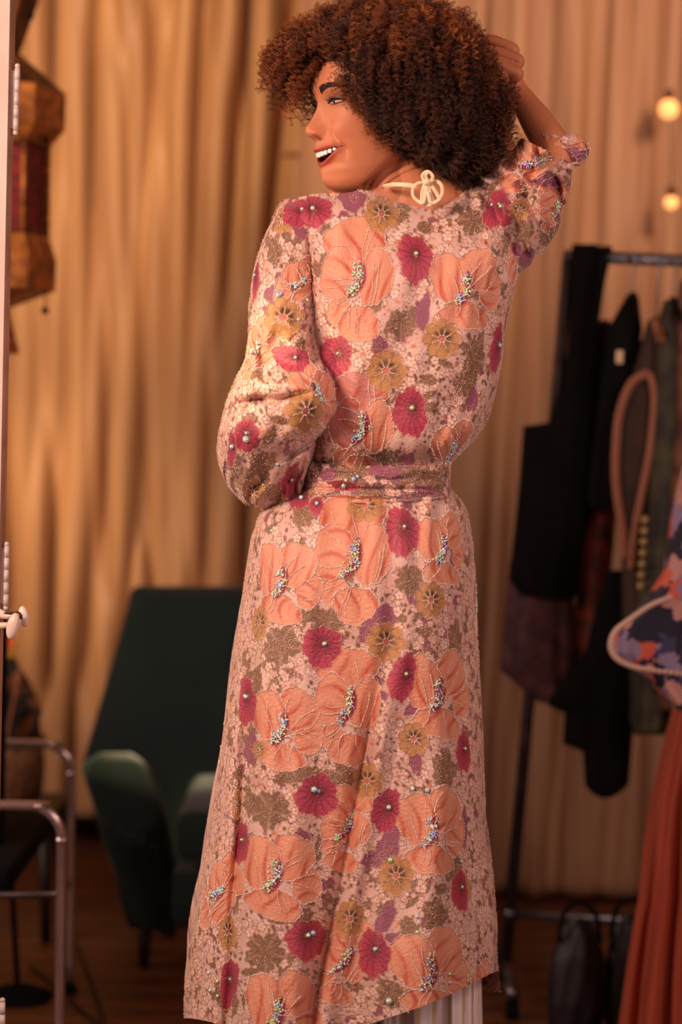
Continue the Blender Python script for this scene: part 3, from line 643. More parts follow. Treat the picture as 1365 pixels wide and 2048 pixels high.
def build_body():
    mb = MB()
    n, m_ = 190, 260
    z = -.120+.235*(1-np.cos(np.linspace(0, PI, n)))/2; z = z[:, None]
    a = np.linspace(0, 2*PI, m_, endpoint=False)[None, :]
    w = sm(z, Wp); c = sm(z, Cp); B = sm(z, Bp); sn = np.sign(np.sin(a))*np.abs(np.sin(a))**.9
    s = w*sn; front = np.cos(a) > 0
    ff = face_f(s, z); bb = c-(c+B)*np.abs(np.cos(a))**.95
    f = np.where(front, ff, bb); V = H(f, s+0*f, z+0*f)
    mb.add(V.reshape(-1, 3), gridF(n, m_, True).tolist()+[list(range(m_))[::-1], [(n-1)*m_+i for i in range(m_)]])
    # ear (behind the curls)
    for sd in (-1, 1):
        mb.add(*tube_np([H(.004, .066*sd, -.03), H(-.006, .073*sd, -.012), H(-.010, .078*sd, .008), H(0, .074*sd, .014)], [.006, .010, .012, .007], 12, 5))
    def T(pts, n=28, sub=6, flat=1.0, fdir=None):
        P3 = [P(x, y, YW-d) for (x, y, d, r) in pts]; V, F = tube_np(P3, [r*SP for (*_, r) in pts], n, sub, flat, fdir); mb.add(V, F)
    # neck, trapezius, torso, pelvis, legs
    T([(800, 285, -.005, 66), (812, 330, -.004, 68), (822, 372, .0, 71), (828, 410, .0, 80), (826, 450, -.01, 95)])
    T([(730, 320, .0, 44), (760, 350, .01, 50), (790, 385, .01, 58), (800, 430, 0, 70)])
    T([(800, 385, .012, 50), (740, 404, .010, 44), (690, 424, .005, 46), (600, 452, -.01, 54)])
    T([(850, 390, .012, 50), (900, 410, .010, 44), (945, 425, .005, 42), (985, 430, -.01, 52)])
    T([(820, 430, -.01, 120), (815, 520, -.01, 165), (800, 640, -.01, 150), (775, 780, -.015, 130), (755, 930, -.02, 120), (740, 1040, -.02, 150), (735, 1130, -.02, 160), (735, 1200, -.02, 120)], 32, 5, .62, (0, 1, 0))
    T([(790, 1130, -.02, 98), (800, 1400, -.02, 84), (820, 1700, -.03, 62), (835, 2000, -.03, 50), (845, 2400, -.03, 36), (846, 2480, -.03, 34)], 20, 4)
    T([(680, 1130, -.02, 98), (672, 1400, -.02, 84), (680, 1700, -.02, 62), (690, 2000, -.02, 50), (696, 2400, -.02, 36), (697, 2480, -.02, 34)], 20, 4)
    # left arm, inside the sleeve, hand resting at the front of her waist
    T([(600, 455, -.01, 52), (582, 520, .0, 50), (585, 650, .02, 42), (600, 760, .03, 36), (598, 800, .02, 35), (560, 880, -.05, 30), (535, 940, -.11, 24), (560, 960, -.15, 22), (600, 965, -.16, 14)], 20, 5)
    # right arm raised, hand in the hair
    T([(980, 440, -.02, 54), (1020, 400, -.02, 48), (1075, 350, -.015, 42), (1112, 318, -.01, 37), (1104, 290, -.02, 36), (1076, 245, -.035, 33), (1050, 205, -.05, 26), (1034, 176, -.055, 20), (1026, 160, -.055, 21), (1016, 140, -.052, 26), (1010, 118, -.05, 27), (1004, 100, -.05, 18)], 22, 6)
    # fingers: knuckles at the right, tips pushed left into the curls
    for (pts) in ([(1010, 158, -.050, 13), (1030, 152, -.036, 14.5), (1034, 146, -.031, 14), (1014, 136, -.028, 12.5), (996, 128, -.028, 11.5), (976, 124, -.032, 10), (958, 126, -.038, 8)],
                  [(1008, 142, -.054, 13), (1034, 127, -.041, 14), (1034, 119, -.038, 13.5), (1010, 110, -.036, 12.5), (990, 103, -.036, 11.5), (968, 101, -.041, 10), (950, 104, -.047, 8)],
                  [(1006, 126, -.060, 13), (1026, 104, -.052, 13.5), (1022, 96, -.050, 13), (1000, 87, -.049, 12), (980, 82, -.050, 11), (960, 84, -.055, 9), (944, 90, -.06, 7)],
                  [(1002, 116, -.070, 11), (1008, 94, -.068, 11), (1003, 86, -.068, 10.5), (986, 79, -.068, 10), (968, 77, -.069, 9), (952, 82, -.072, 7)],
                  [(1014, 164, -.05, 13), (1000, 156, -.026, 13), (984, 150, -.012, 11.5), (966, 146, -.004, 10.5), (950, 146, 0, 8)]):
        T(pts, 14, 5)
    # collarbone / shoulder fillers
    o = mb.build('body', M['skin'], None); me = o.data
    md = o.modifiers.new('r', 'REMESH'); md.mode = 'VOXEL'; md.voxel_size = .0017; md.use_smooth_shade = True
    md2 = o.modifiers.new('s', 'SMOOTH'); md2.factor = .5; md2.iterations = 2
    dg = bpy.context.evaluated_depsgraph_get(); ev = o.evaluated_get(dg); m2 = bpy.data.meshes.new_from_object(ev)
    N = len(m2.vertices); V = np.empty(N*3, np.float32); m2.vertices.foreach_get('co', V); V = V.reshape(-1, 3).astype(float)
    nF = len(m2.polygons); nl = np.empty(nF, np.int32); m2.polygons.foreach_get('loop_total', nl); lp = np.empty(len(m2.loops), np.int32); m2.loops.foreach_get('vertex_index', lp)
    assert (nl == 4).all(); F = lp.reshape(-1, 4)
    x, y = proj(V)
    keep = (y < 560) & ~((x < 560))                       # dense where skin shows, light elsewhere
    bpy.data.objects.remove(o)
    # neck creases
    nn = np.zeros(N)
    for (pts, dp) in (([(738, 372), (752, 350), (782, 326), (800, 318)], .9), ([(752, 374), (772, 352), (800, 334), (822, 326)], 1.0), ([(768, 376), (790, 358), (822, 342), (850, 332)], .8)):
        q = cat_rom(np.array([(a_, b_, 0) for a_, b_ in pts], float), 8)[:, :2]
        for i in range(len(q)-1):
            ab = q[i+1]-q[i]; t = np.clip(((x-q[i, 0])*ab[0]+(y-q[i, 1])*ab[1])/(ab@ab), 0, 1)
            dd = np.hypot(x-q[i, 0]-t*ab[0], y-q[i, 1]-t*ab[1]); nn = np.maximum(nn, np.exp(-(dd/2.6)**2)*dp)
    V[:, 1] += nn*.0042*(V[:, 1] < YW-.0)
    # colours
    f, s, z = Hinv(V); base = np.tile(lin((198, 124, 86)), (N, 1))
    def blend(c, k): 
        k = np.clip(k, 0, 1)[:, None]; base[:] = base*(1-k)+lin(c)*k
    head = (z > -.13) & (f > .02) & (np.abs(s) < .08)
    u_, l_ = mouth(s); a = np.abs(s)
    lipm = np.clip(1-(a/.040)**6, 0, 1)*head
    blend((206, 120, 84), .5*g(a, .037, .02)*g(z, -.034, .02)*head)
    dep = face_f(s, z)-feat(s, z)
    ins = (z < u_+.0005) & (z > l_-.0005) & (a < .0378) & head
    blend((164, 62, 52), .85*lipm*np.exp(-(np.maximum(0, z-u_-.0035)/.0022)**2)*(z > u_-.001))
    blend((164, 58, 50), .9*lipm*np.exp(-(np.maximum(0, l_-.006-z)/.0022)**2)*(z < l_+.0015)*(z > l_-.013))
    blend((60, 16, 14), 1.0*ins)
    blend((92, 50, 44), .8*g(a, .035, .0125)*g(z, .0090, .0048)*head)
    blend((120, 66, 54), .6*g(a, .034, .013)*g(z, -.0005, .0030)*head)
    blend((50, 22, 24), .95*g(a, .0095, .0042)*g(z, -.0468, .0022)*head)
    me = mesh_np('body', V, F, base); bpy.data.meshes.remove(m2)
    o = link('body', me, M['skin'], woman)
    return o
body = build_body()

# ---- eyes, lashes, brows, teeth
def face_parts():
    for sd in (1, -1):
        nu, nv = 21, 11; uu = np.linspace(-1, 1, nu)[None, :]; vv = np.linspace(-1, 1, nv)[:, None]
        s = sd*(.0345+.0140*uu); zc = .0035+.0008*uu; zz = zc+(.0026*(1-uu**2)**.8)*vv+0*uu
        ff = face_f(s+0*zz, zz)+.0004+.0014*(1-uu**2)*(1-vv**2)
        V = H(ff, s+0*zz, zz).reshape(-1, 3)
        e = MB().add(V, gridF(nv, nu)).build('eye', M['sclera'], woman)
        d = MB(); c = H(face_f(sd*.033, .0036)+.0004, sd*.033, .0042)
        d.ball(c, .0030, 14, 10); ii = d.build('iris', M['iris'], e)
        for sg_, rr, off in ((1, .00135, .0012), (-1, .0006, .0003)):
            u = np.linspace(-1.08, 1.15 if sg_ > 0 else 1, 14); s1 = sd*(.0345+.0140*u); z1 = .0035+.0008*u+sg_*(.0026*np.maximum(0, 1-u**2)**.8+(.0004 if sg_ > 0 else 0))
            z1 = z1-(.002*np.maximum(0, u-1)/.15 if sg_ < 0 else -.0012*np.maximum(0, u-1)/.15)
            V, F = tube_np(H(face_f(s1, z1)+off, s1, z1), rr*np.clip(1.25-np.abs(u)*.5, .3, 1.2), 8, 2); MB().add(V, F).build('lash_line', M['lash'], e)
        mb = MB()
        for i in range(22):
            u = -.9+2.0*i/21; s1 = sd*(.0345+.0140*u); z1 = .0038+.0026*max(0, 1-u*u)**.8
            p0 = H(face_f(s1, z1)+.001, s1, z1); p1 = H(face_f(s1, z1)+.006, s1+sd*.0015*u, z1+.0012); p2 = H(face_f(s1, z1)+.0085, s1+sd*.003*u, z1+.0040)
            mb.tube([p0, p1, p2], [.0003, .00025, .0001], 5, 2)
        mb.build('eyelashes', M['lash'], e)
        mb = MB()
        for i in range(330):
            u = random.random(); v = random.uniform(-1, 1)
            s1 = sd*(.012+.041*u); zb = .0195+.0065*math.sin(min(1, u*1.25)*PI*.62)-.004*max(0, u-.75)*4*.5; hw = .0042*(1-.7*u**2.0)
            z1 = zb+hw*v; p0 = H(face_f(s1, z1)-.0003, s1, z1); s2 = s1+sd*.0050; z2 = z1+.0022*(1-u*1.6)
            mid = H(face_f((s1+s2)/2, (z1+z2)/2)+.0010, (s1+s2)/2, (z1+z2)/2)
            mb.tube([p0, mid, H(face_f(s2, z2)+.0007, s2, z2)], [.00022, .00025, .0001], 4, 2)
        b = mb.build('eyebrow', M['brow'], woman)
    # upper teeth
    sx = [-.0305, -.0235, -.0160, -.0085-.0, .0, .0085, .0160, .0235, .0305]
    for i, s1 in enumerate(sx):
        wd = (.0064, .0068, .0071, .0076, .0084, .0076, .0071, .0068, .0064)[i]; hg = (.0056, .0068, .0074, .0078, .0084, .0078, .0074, .0068, .0056)[i]
        u_, _ = mouth(abs(s1)); zt_ = float(u_)+.0010; fc = float(face_f(0*s1+s1, -.0575)-feat(s1, -.0575))-.0038
        nrm = np.array([1, 24.*s1]); nrm = nrm/np.linalg.norm(nrm)
        a = np.linspace(0, PI, 11)[:, None]; b = np.linspace(0, 2*PI, 16, endpoint=False)[None, :]
        e = .6; q = lambda v: np.sign(v)*np.abs(v)**e
        X = q(np.sin(a))*q(np.cos(b))*wd/2*1.04; D = q(np.sin(a))*q(np.sin(b))*.0022; Z = q(np.cos(a))*hg/2+0*b
        ff = fc+D*nrm[0]-X*nrm[1]*1.0; ss = s1+D*nrm[1]+X*nrm[0]
        MB().add(H(ff, ss, zt_-hg/2+Z).reshape(-1, 3), gridF(11, 16, True)).build('tooth', M['teeth'], woman)
face_parts()

# ------------------------------------------------------------------ hair
def build_hair():
    r = np.random.RandomState(21)
    C = H(-.018, 0, .012); cx, cy = proj(C)
    out = [(620, 28), (700, 6), (790, 0), (880, 8), (940, 40), (975, 92), (1004, 150), (1028, 220), (1036, 290), (1015, 345), (980, 375), (930, 382), (880, 366), (845, 345), (800, 312), (770, 290), (735, 262), (690, 240), (640, 205), (590, 215), (560, 195), (528, 170), (540, 120), (575, 62)]
    ang = np.array([math.atan2(-(y-cy), x-cx) for x, y in out]); rad = np.array([math.hypot(x-cx, y-cy) for x, y in out])*SP
    o_ = np.argsort(ang); ang, rad = ang[o_], rad[o_]; A = np.concatenate([ang-2*PI, ang, ang+2*PI]); R3 = np.tile(rad, 3)
    face = np.array([(585, 150), (640, 108), (656, 128), (672, 158), (698, 192), (722, 214), (746, 262), (778, 300), (812, 322), (860, 344), (905, 372), (900, 420), (600, 420), (560, 300)])
    def inpoly(x, y, poly=face):
        c = np.zeros(x.shape, bool); n = len(poly); j = n-1
        for i in range(n):
            xi, yi = poly[i]; xj, yj = poly[j]
            c ^= ((yi > y) != (yj > y)) & (x < (xj-xi)*(y-yi)/(yj-yi+1e-9)+xi); j = i
        return c
    Rx, Rz = np.array([1., 0, 0]), np.array([0, 0, 1.])
    def hull(d):           # d (N,3) unit: radius to hull
        pr = np.hypot(d[:, 0], d[:, 2]); th = np.arctan2(d[:, 2], d[:, 0]); rp = np.interp(th, A, R3)
        return 1/np.sqrt((pr/rp)**2+(np.abs(d[:, 1])/np.where(d[:, 1] < 0, .150, .14))**2)
    # core: solid dark mass under the curls
    n, m_ = 60, 90; a = np.linspace(0, PI, n)[:, None]; b = np.linspace(0, 2*PI, m_, endpoint=False)[None, :]
    d = np.stack([np.sin(a)*np.cos(b), np.sin(a)*np.sin(b), np.cos(a)+0*b], -1).reshape(-1, 3)
    def block(pts):        # in front of the face?
        x, y = proj(pts); yd = pts[..., 1]
        return inpoly(x, y) & (yd < HO[1]+.012)
    rr = hull(d)*.80; V = C+d*rr[:, None]
    for _ in range(26):
        k = block(V); f_, s_, z_ = Hinv(V); k |= (f_ > .050) & (z_ < .07) & (z_ > -.14)
        if not k.any(): break
        rr[k] *= .93; V = C+d*rr[:, None]
    core = mesh_np('hair_core', V, gridF(n, m_, True)); core = link('hair_mass', core, M['hairc'], None)
    hair = empty('hair', C); hair.parent = woman; hair.matrix_parent_inverse = Matrix.Translation(-woman.location)
    bpy.context.view_layer.update()
    core.parent = hair; core.matrix_parent_inverse = hair.matrix_world.inverted()
    # curl guides
    strands = []; cols = []; radii = []
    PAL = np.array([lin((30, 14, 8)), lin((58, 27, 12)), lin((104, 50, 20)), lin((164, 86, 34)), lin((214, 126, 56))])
    NP = 84
    def curl(path, coilr, pitch, nst, tone, tipk, thick, spread=.0009):
        """path (k,3) -> strands wound round it"""
        q = cat_rom(path, 8); L = np.concatenate([[0], np.cumsum(np.linalg.norm(np.diff(q, axis=0), axis=1))]); t = np.linspace(0, L[-1], NP)
        c = np.stack([np.interp(t, L, q[:, k]) for k in range(3)], 1); T = np.gradient(c, axis=0); T /= np.linalg.norm(T, axis=1)[:, None]+1e-9
        ref = np.array([.3, .9, .2]); N_ = ref-T*(T@ref)[:, None]; N_ /= np.linalg.norm(N_, axis=1)[:, None]; B_ = np.cross(T, N_)
        ph0 = r.uniform(0, 6.3); hand = r.choice([-1, 1]); u = t/L[-1]
        for k in range(nst):
            ph = ph0+hand*t/pitch*2*PI+r.normal(0, .38); cr = coilr*(.35+.65*np.minimum(1, u*2.2))*r.uniform(.8, 1.15)
            off = r.normal(0, spread, 3)*(.4+u[:, None])
            p = c+off+cr*(N_.T*np.cos(ph)+B_.T*np.sin(ph)).T if False else c+off+(N_*np.cos(ph)[:, None]+B_*np.sin(ph)[:, None])*(cr[:, None] if np.ndim(cr) else cr)
            strands.append(p); tt = np.clip(tone+tipk*u+r.normal(0, .06), 0, .999)*4; i0 = tt.astype(int); fr = (tt-i0)[:, None]
            cols.append(PAL[i0]*(1-fr)+PAL[np.minimum(i0+1, 4)]*fr); radii.append(np.full(NP, thick)*np.linspace(1, .6, NP))
    cnt = 0; want = 3300; tries = 0
    while cnt < want and tries < 20000:
        tries += 1
        d = r.normal(0, 1, 3); d /= np.linalg.norm(d)
        if d[1] > .35 and r.rand() < .8: continue
        lk = .5+.5*math.sin(11*d[0]+3*math.sin(7*d[2]+1))*math.sin(10*d[2]+2*math.sin(9*d[0]))
        h = hull(d[None])[0]*(.93+.09*lk); u1 = r.uniform(.80, 1.0) if r.rand() > .1 else r.uniform(1.0, 1.05)
        end = C+d*h*u1; ln = r.uniform(.045, .075)
        side = np.cross(d, r.normal(0, 1, 3)); side /= np.linalg.norm(side)+1e-9
        down = np.array([0, 0, -1.]); tang = down-d*(d@down); tl = np.linalg.norm(tang)
        start = C+d*h*u1*.66-tang*ln*.4+side*.008
        mid = (start+end)/2+d*.010+side*.006-tang*ln*.05
        tip = end+tang*ln*.42-d*ln*.10+side*r.uniform(-.006, .006)
        path = np.array([start, mid, end, tip])
        if block(path).any(): continue
        f_, s_, z_ = Hinv(path)
        if ((f_ > .055) & (z_ < .035) & (z_ > -.14) & (np.abs(s_) < .075)).any(): continue
        tone = np.clip((r.beta(1.3, 4.5)*.8+.22*lk)*(.25+.9*np.clip(d[2]+.35, 0, 1))+.05*(u1 > .95)-.07, 0, .9)  # highlights painted into the tone: lighter on top, darker low and inside
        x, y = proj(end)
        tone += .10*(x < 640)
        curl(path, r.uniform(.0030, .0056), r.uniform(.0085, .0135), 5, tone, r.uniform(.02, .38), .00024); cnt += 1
    # flyaway fringe over the brow (far side) and small face-framing curls
    for i in range(230):
        u = r.rand(); f0 = .070+.02*r.rand(); s0 = r.uniform(-.055, .03); z0 = r.uniform(.055, .085)
        p0 = H(f0-.02, s0, z0); tx = r.uniform(516, 640); ty = r.uniform(70, 180) if r.rand() < .6 else r.uniform(120, 225)
        if tx > 605: ty = min(ty, 105+ (640-tx)*2.0)
        if tx < 560: ty = r.uniform(110, 185)
        if tx > 565 and tx < 605 and r.rand() < .5: ty = r.uniform(170, 255)
        e = P(tx, ty, HO[1]+r.uniform(-.05, .07)); mid = (p0+e)/2+np.array([0, 0, .022+.02*r.rand()])
        curl(np.array([p0, mid, e+np.array([.01, 0, .02]), e]), r.uniform(.003, .0052), r.uniform(.008, .012), 4, r.uniform(.15, .55), .25, .00028)
    for i in range(170):       # short curls along the hairline on the near side
        k = r.randint(0, 7); A_ = [(634, 118), (652, 132), (668, 156), (688, 184), (712, 204), (738, 232), (750, 262), (776, 296)]
        t = r.rand(); x0 = A_[k][0]*(1-t)+A_[k+1][0]*t; y0 = A_[k][1]*(1-t)+A_[k+1][1]*t
        Yd = HO[1]-.075+(.045 if k < 2 else .0)
        a = P(x0+r.uniform(5, 22), y0-r.uniform(8, 22), Yd); e = P(x0+r.uniform(-16, 6), y0+r.uniform(2, 26), Yd-.004)
        curl(np.array([a, (a+e)/2+np.array([-.003, -.003, .002]), e]), r.uniform(.002, .0036), r.uniform(.006, .009), 3, r.uniform(.25, .6), .2, .00022, .001)
    for i in range(90):        # wisps over the hand side and nape
        tx, ty = r.uniform(985, 1034), r.uniform(190, 360); e = P(tx, ty, HO[1]-r.uniform(.02, .07)); a = e+np.array([-.02, 0, .02])
        curl(np.array([a, (a+e)/2+[.004, 0, .004], e]), r.uniform(.003, .0045), .009, 3, r.uniform(.1, .5), .2, .00025)
    pts = np.concatenate(strands).astype(np.float32); ns = len(strands)
    hc = bpy.data.hair_curves.new('curls'); hc.add_curves([NP]*ns)
    hc.points.foreach_set('position', pts.ravel()); 
    ra = hc.attributes.get('radius') or hc.attributes.new('radius', 'FLOAT', 'POINT')
    ra.data.foreach_set('value', np.concatenate(radii).astype(np.float32))
    ca = hc.attributes.new('Col', 'FLOAT_COLOR', 'POINT'); cc = np.ones((len(pts), 4), np.float32); cc[:, :3] = np.concatenate(cols); ca.data.foreach_set('color', cc.ravel())
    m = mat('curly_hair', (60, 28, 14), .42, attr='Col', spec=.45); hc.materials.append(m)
    o = bpy.data.objects.new('curls', hc); COL.objects.link(o); o.parent = hair; o.matrix_parent_inverse = hair.matrix_world.inverted(); o['kind'] = 'stuff'
    print('strands', ns, 'tries', tries)
build_hair()

# ------------------------------------------------------------------ the print: painted into a colour attribute
COLS = {k: lin(v) for k, v in dict(ground=(230, 192, 178), ground2=(206, 160, 144), poppy=(182, 64, 86), poppyd=(104, 26, 44), peach=(226, 158, 128), peach2=(214, 132, 98), streak=(190, 82, 56),
        ochre=(192, 138, 86), ochred=(48, 26, 22), leaf=(136, 100, 74), leaf2=(116, 82, 60), mauve=(150, 84, 104), blossom=(240, 204, 188), mauvep=(188, 124, 122), brown=(124, 82, 60), pink=(206, 104, 96), centre=(150, 34, 50), yel=(168, 142, 60)).items()}
class Print:
    """a bolt of cloth: canvas in pattern pixels, plus the bead lines sewn on it"""
    def __init__(s, x0, y0, x1, y1, seed):
        s.x0, s.y0, s.w, s.h = x0, y0, x1-x0, y1-y0; s.r = np.random.RandomState(seed); s.b = []; s.g = []
        s.c = np.empty((s.h, s.w, 3)); s.c[:] = COLS['ground']
        lo = s.r.rand(s.h//30+2, s.w//30+2); yy, xx = np.mgrid[0:s.h, 0:s.w]/30.; i, j = yy.astype(int), xx.astype(int); a, b = yy-i, xx-j
        nz = lo[i, j]*(1-a)*(1-b)+lo[i+1, j]*a*(1-b)+lo[i, j+1]*(1-a)*b+lo[i+1, j+1]*a*b
        s.c += (COLS['ground2']-s.c)*nz[..., None]
    def win(s, x, y, R):
        xa, xb = int(max(0, x-R-s.x0)), int(min(s.w, x+R-s.x0)); ya, yb = int(max(0, y-R-s.y0)), int(min(s.h, y+R-s.y0))
        if xa >= xb or ya >= yb: return None
        yy, xx = np.mgrid[ya:yb, xa:xb]; return slice(ya, yb), slice(xa, xb), xx+s.x0-x, yy+s.y0-y
    def put(s, w, m, col):
        m = np.clip(m, 0, 1)[..., None]; t = s.c[w[0], w[1]]; t += (col-t)*m
    def loc(s, w, rx, ry, rot):
        c, n = math.cos(rot), math.sin(rot); u = (w[2]*c+w[3]*n)/rx; v = (-w[2]*n+w[3]*c)/ry; return u, v
    def outline(s, x, y, rx, ry, rot, Rf, step=2.4, kind=0, a0=0, a1=2*PI, jit=.5):
        n = max(6, int((rx+ry)*.5*(a1-a0)/step)); p = np.linspace(a0, a1, n, endpoint=(a1-a0) < 6); R = Rf(p); u, v = R*np.cos(p)*rx, R*np.sin(p)*ry; c, q = math.cos(rot), math.sin(rot)
        for i in range(n): s.b.append((x+u[i]*c-v[i]*q+s.r.normal(0, jit), y+u[i]*q+v[i]*c+s.r.normal(0, jit), kind))
    def clear(s, x, y, rx, ry, rot, f=.97):      # no stray beads under a larger flower
        if max(rx, ry) < 12 or not s.b: return
        c, n = math.cos(rot), math.sin(rot)
        s.b = [b for b in s.b if abs(b[0]-x) > 1.2*max(rx, ry) or abs(b[1]-y) > 1.2*max(rx, ry) or (((b[0]-x)*c+(b[1]-y)*n)/rx)**2+((-(b[0]-x)*n+(b[1]-y)*c)/ry)**2 > f*f]
    def line(s, pts, step=3.0, kind=0):
        q = cat_rom(np.array([(a, b, 0) for a, b in pts], float), 6)[:, :2]; L = np.concatenate([[0], np.cumsum(np.hypot(*np.diff(q, axis=0).T))])
        for t in np.arange(0, L[-1], step): s.b.append((np.interp(t, L, q[:, 0]), np.interp(t, L, q[:, 1]), kind))
    def poppy(s, x, y, rx, ry, rot=0):
        k = s.r.uniform(0, 6.3, 3); Rf = lambda p: .93+.06*np.sin(3*p+k[0])+.05*np.sin(7*p+k[1])+.030*np.sin(15*p+k[2])+.02*np.sin(31*p+k[0])
        w = s.win(x, y, max(rx, ry)*1.2)
        if not w: return
        s.clear(x, y, rx, ry, rot)
        u, v = s.loc(w, rx, ry, rot); v2 = v+.18; u2 = u-.12; ro = np.hypot(u, v); ph = np.arctan2(v, u); m = np.clip((Rf(ph)-ro)*max(rx, ry)/1.5, 0, 1)
        u2 = u2+.05*np.sin(5*v+k[0]); rc = np.hypot(u2, v2); pc = np.arctan2(v2, u2); s.put(w, m, COLS['poppy'])
        s.put(w, m*(.9*np.exp(-(rc/.40)**2)), COLS['poppyd'])
        st = np.abs(np.sin(pc*8+k[0]+.8*rc))**16*np.clip(1.5-rc, 0, 1); s.put(w, m*.9*st, COLS['poppyd'])
        st = np.abs(np.sin(pc*17+k[1]))**8*np.clip(1.0-rc, 0, 1); s.put(w, m*.35*st, COLS['poppyd'])
        s.put(w, m*np.clip((ro-.8)*3, 0, 1)*.35, lin((214, 96, 112)))
        s.put(w, np.clip((.13-rc)*12, 0, 1), COLS['yel'])
        s.outline(x, y, rx, ry, rot, Rf, 2.4)
        c, n = math.cos(rot), math.sin(rot); gx, gy = .12*rx, -.18*ry; gx, gy = x+gx*c-gy*n, y+gx*n+gy*c
        s.g.append((gx, gy, s.r.uniform(3.2, 5.5))); 
        for i in range(5): s.b.append((gx+s.r.normal(0, 5), gy+s.r.normal(0, 5), 0))
    def petal(s, x, y, rx, ry, rot, col='peach', beads=True):
        k = s.r.uniform(0, 6.3, 3); Rf = lambda p: .95+.06*np.sin(3*p+k[0])+.03*np.sin(8*p+k[1])+.015*np.sin(19*p+k[2]); w = s.win(x, y, max(rx, ry)*1.15)
        if not w: return
        s.clear(x, y, rx, ry, rot, .93)
        u, v = s.loc(w, rx, ry, rot); ro = np.hypot(u, v); ph = np.arctan2(v, u); m = np.clip((Rf(ph)-ro)*min(rx, ry)/1.5, 0, 1)
        s.put(w, m, COLS[col]); s.put(w, m*np.clip(.5-.5*u, 0, 1)*.5, COLS['peach2'])
        f = np.abs(np.sin((v*4+.9*np.sin(u*2.2+k[0])+k[2]))) **14*np.clip(1.35-np.abs(u+.35)*1.0, 0, 1)
        s.put(w, m*f*.95, COLS['streak']); s.put(w, m*.35*np.clip(np.sin(v*6+u*3+k[0]), 0, 1), COLS['peach2'])
        f = np.abs(np.sin((v*9+.9*np.sin(u*3+k[1]))))**16*np.clip(.8-np.abs(u+.5), 0, 1); s.put(w, m*f*.55, COLS['streak'])
        s.put(w, m*np.clip((ro/Rf(ph)-.93)*14, 0, 1)*.45, COLS['streak'])
        if beads:
            s.outline(x, y, rx, ry, rot, Rf, 2.2, 1)
            c, n = math.cos(rot), math.sin(rot)
            for vv in s.r.choice([-.5, -.2, .1, .35, .55], 2, False):
                pts = []
                for uu in np.linspace(-.85, s.r.uniform(.1, .6), 4): a, b = uu*rx, (vv*(.6+.35*(uu+.85))+.08*math.sin(3*uu+k[0]))*ry; pts.append((x+a*c-b*n, y+a*n+b*c))
                s.line(pts, 2.3, 1)
    def anemone(s, x, y, R, rot=0, flip=1, squash=.88, dusk=0):
        A = math.radians; R = R*1.12
        if flip > 0: PL = ((-.38, .62, .34, .32, 130), (.06, .84, .42, .44, 85), (-.10, -.80, .52, .68, -98), (-.46, -.12, .48, .56, 188), (.40, -.10, .70, .34, -84))
        else: PL = ((.72, .06, .36, .44, 5), (.34, -.46, .56, .50, -52), (-.42, -.28, .66, .48, -108), (-.02, .56, .36, .66, 98)); rot = rot-1.9 if rot > 1.5 else rot
        c, n = math.cos(rot), math.sin(rot)
        for (dx, dy, rx, ry, aa) in PL: s.petal(x+R*(dx*c-dy*n)*squash, y+R*(dx*n+dy*c), R*rx*squash, R*ry, A(aa)+rot+s.r.normal(0, .06), 'mauvep' if dusk and dx < .1 and dy < .4 else 'peach')
        w = s.win(x, y, R)
        if not w: return
        u, v = s.loc(w, R*squash, R, rot+.3); v = v*flip; cr = np.hypot(u+.30, v); m = np.clip(.13-np.abs(cr-.36)*1.0, 0, .13)*10*(np.clip((u+.16)*6, 0, 1)); s.put(w, np.clip(m*2.2, 0, 1), COLS['centre'])
        for i in range(int(R*1.1)):
            t = s.r.uniform(-1.25, 1.25); rr = .31+s.r.normal(0, .07); uu, vv = -.30+rr*math.cos(t), rr*math.sin(t)*flip
            a, b = uu*R*squash, vv*R; c, n = math.cos(rot+.3), math.sin(rot+.3)
            (s.g.append((x+a*c-b*n, y+a*n+b*c, s.r.uniform(1.5, 2.7))) if s.r.rand() < .62 else s.b.append((x+a*c-b*n, y+a*n+b*c, 1)))
    def ochre(s, x, y, R, rot=0, sx=1.):
        k = s.r.uniform(0, 6.3); n = 8; Rf = lambda p: .74+.24*np.abs(np.cos(n/2*(p+k)))**.6; w = s.win(x, y, R*1.1)
        if not w: return
        s.clear(x, y, R*sx, R, rot, .85)
        u, v = s.loc(w, R*sx, R, rot); ro = np.hypot(u, v); ph = np.arctan2(v, u); m = np.clip((Rf(ph)-ro)*R/1.5, 0, 1); s.put(w, m, COLS['ochre'])
        s.put(w, m*np.abs(np.sin(n/2*(ph+k)))**12*.5*(ro > .3), COLS['leaf2'])
        st = np.abs(np.cos(n/2*(ph+k)*1.0))**2*np.abs(np.sin(n*1.5*(ph+k)+.5))**.5; s.put(w, m*np.clip(1.7*np.exp(-((ro-.33)/.18)**2)*st*(.65+.45*np.cos(ph+1.2)), 0, 1), COLS['ochred'])
        s.put(w, np.clip((.17-ro)*14, 0, 1), COLS['pink'])
        s.outline(x, y, R*sx, R, rot, Rf, 2.4); c_, n_ = math.cos(rot), math.sin(rot)
        for i in range(n):
            p = -k+PI/n*2*i+PI/n
            a = [(q*math.cos(p)*R*sx, q*math.sin(p)*R) for q in (.2, .38, .55)]; s.line([(x+q[0]*c_-q[1]*n_, y+q[0]*n_+q[1]*c_) for q in a], 3, 1)
        s.outline(x, y, R*.17*sx, R*.17, 0, lambda p: 1+0*p, 3, 1, jit=.2)
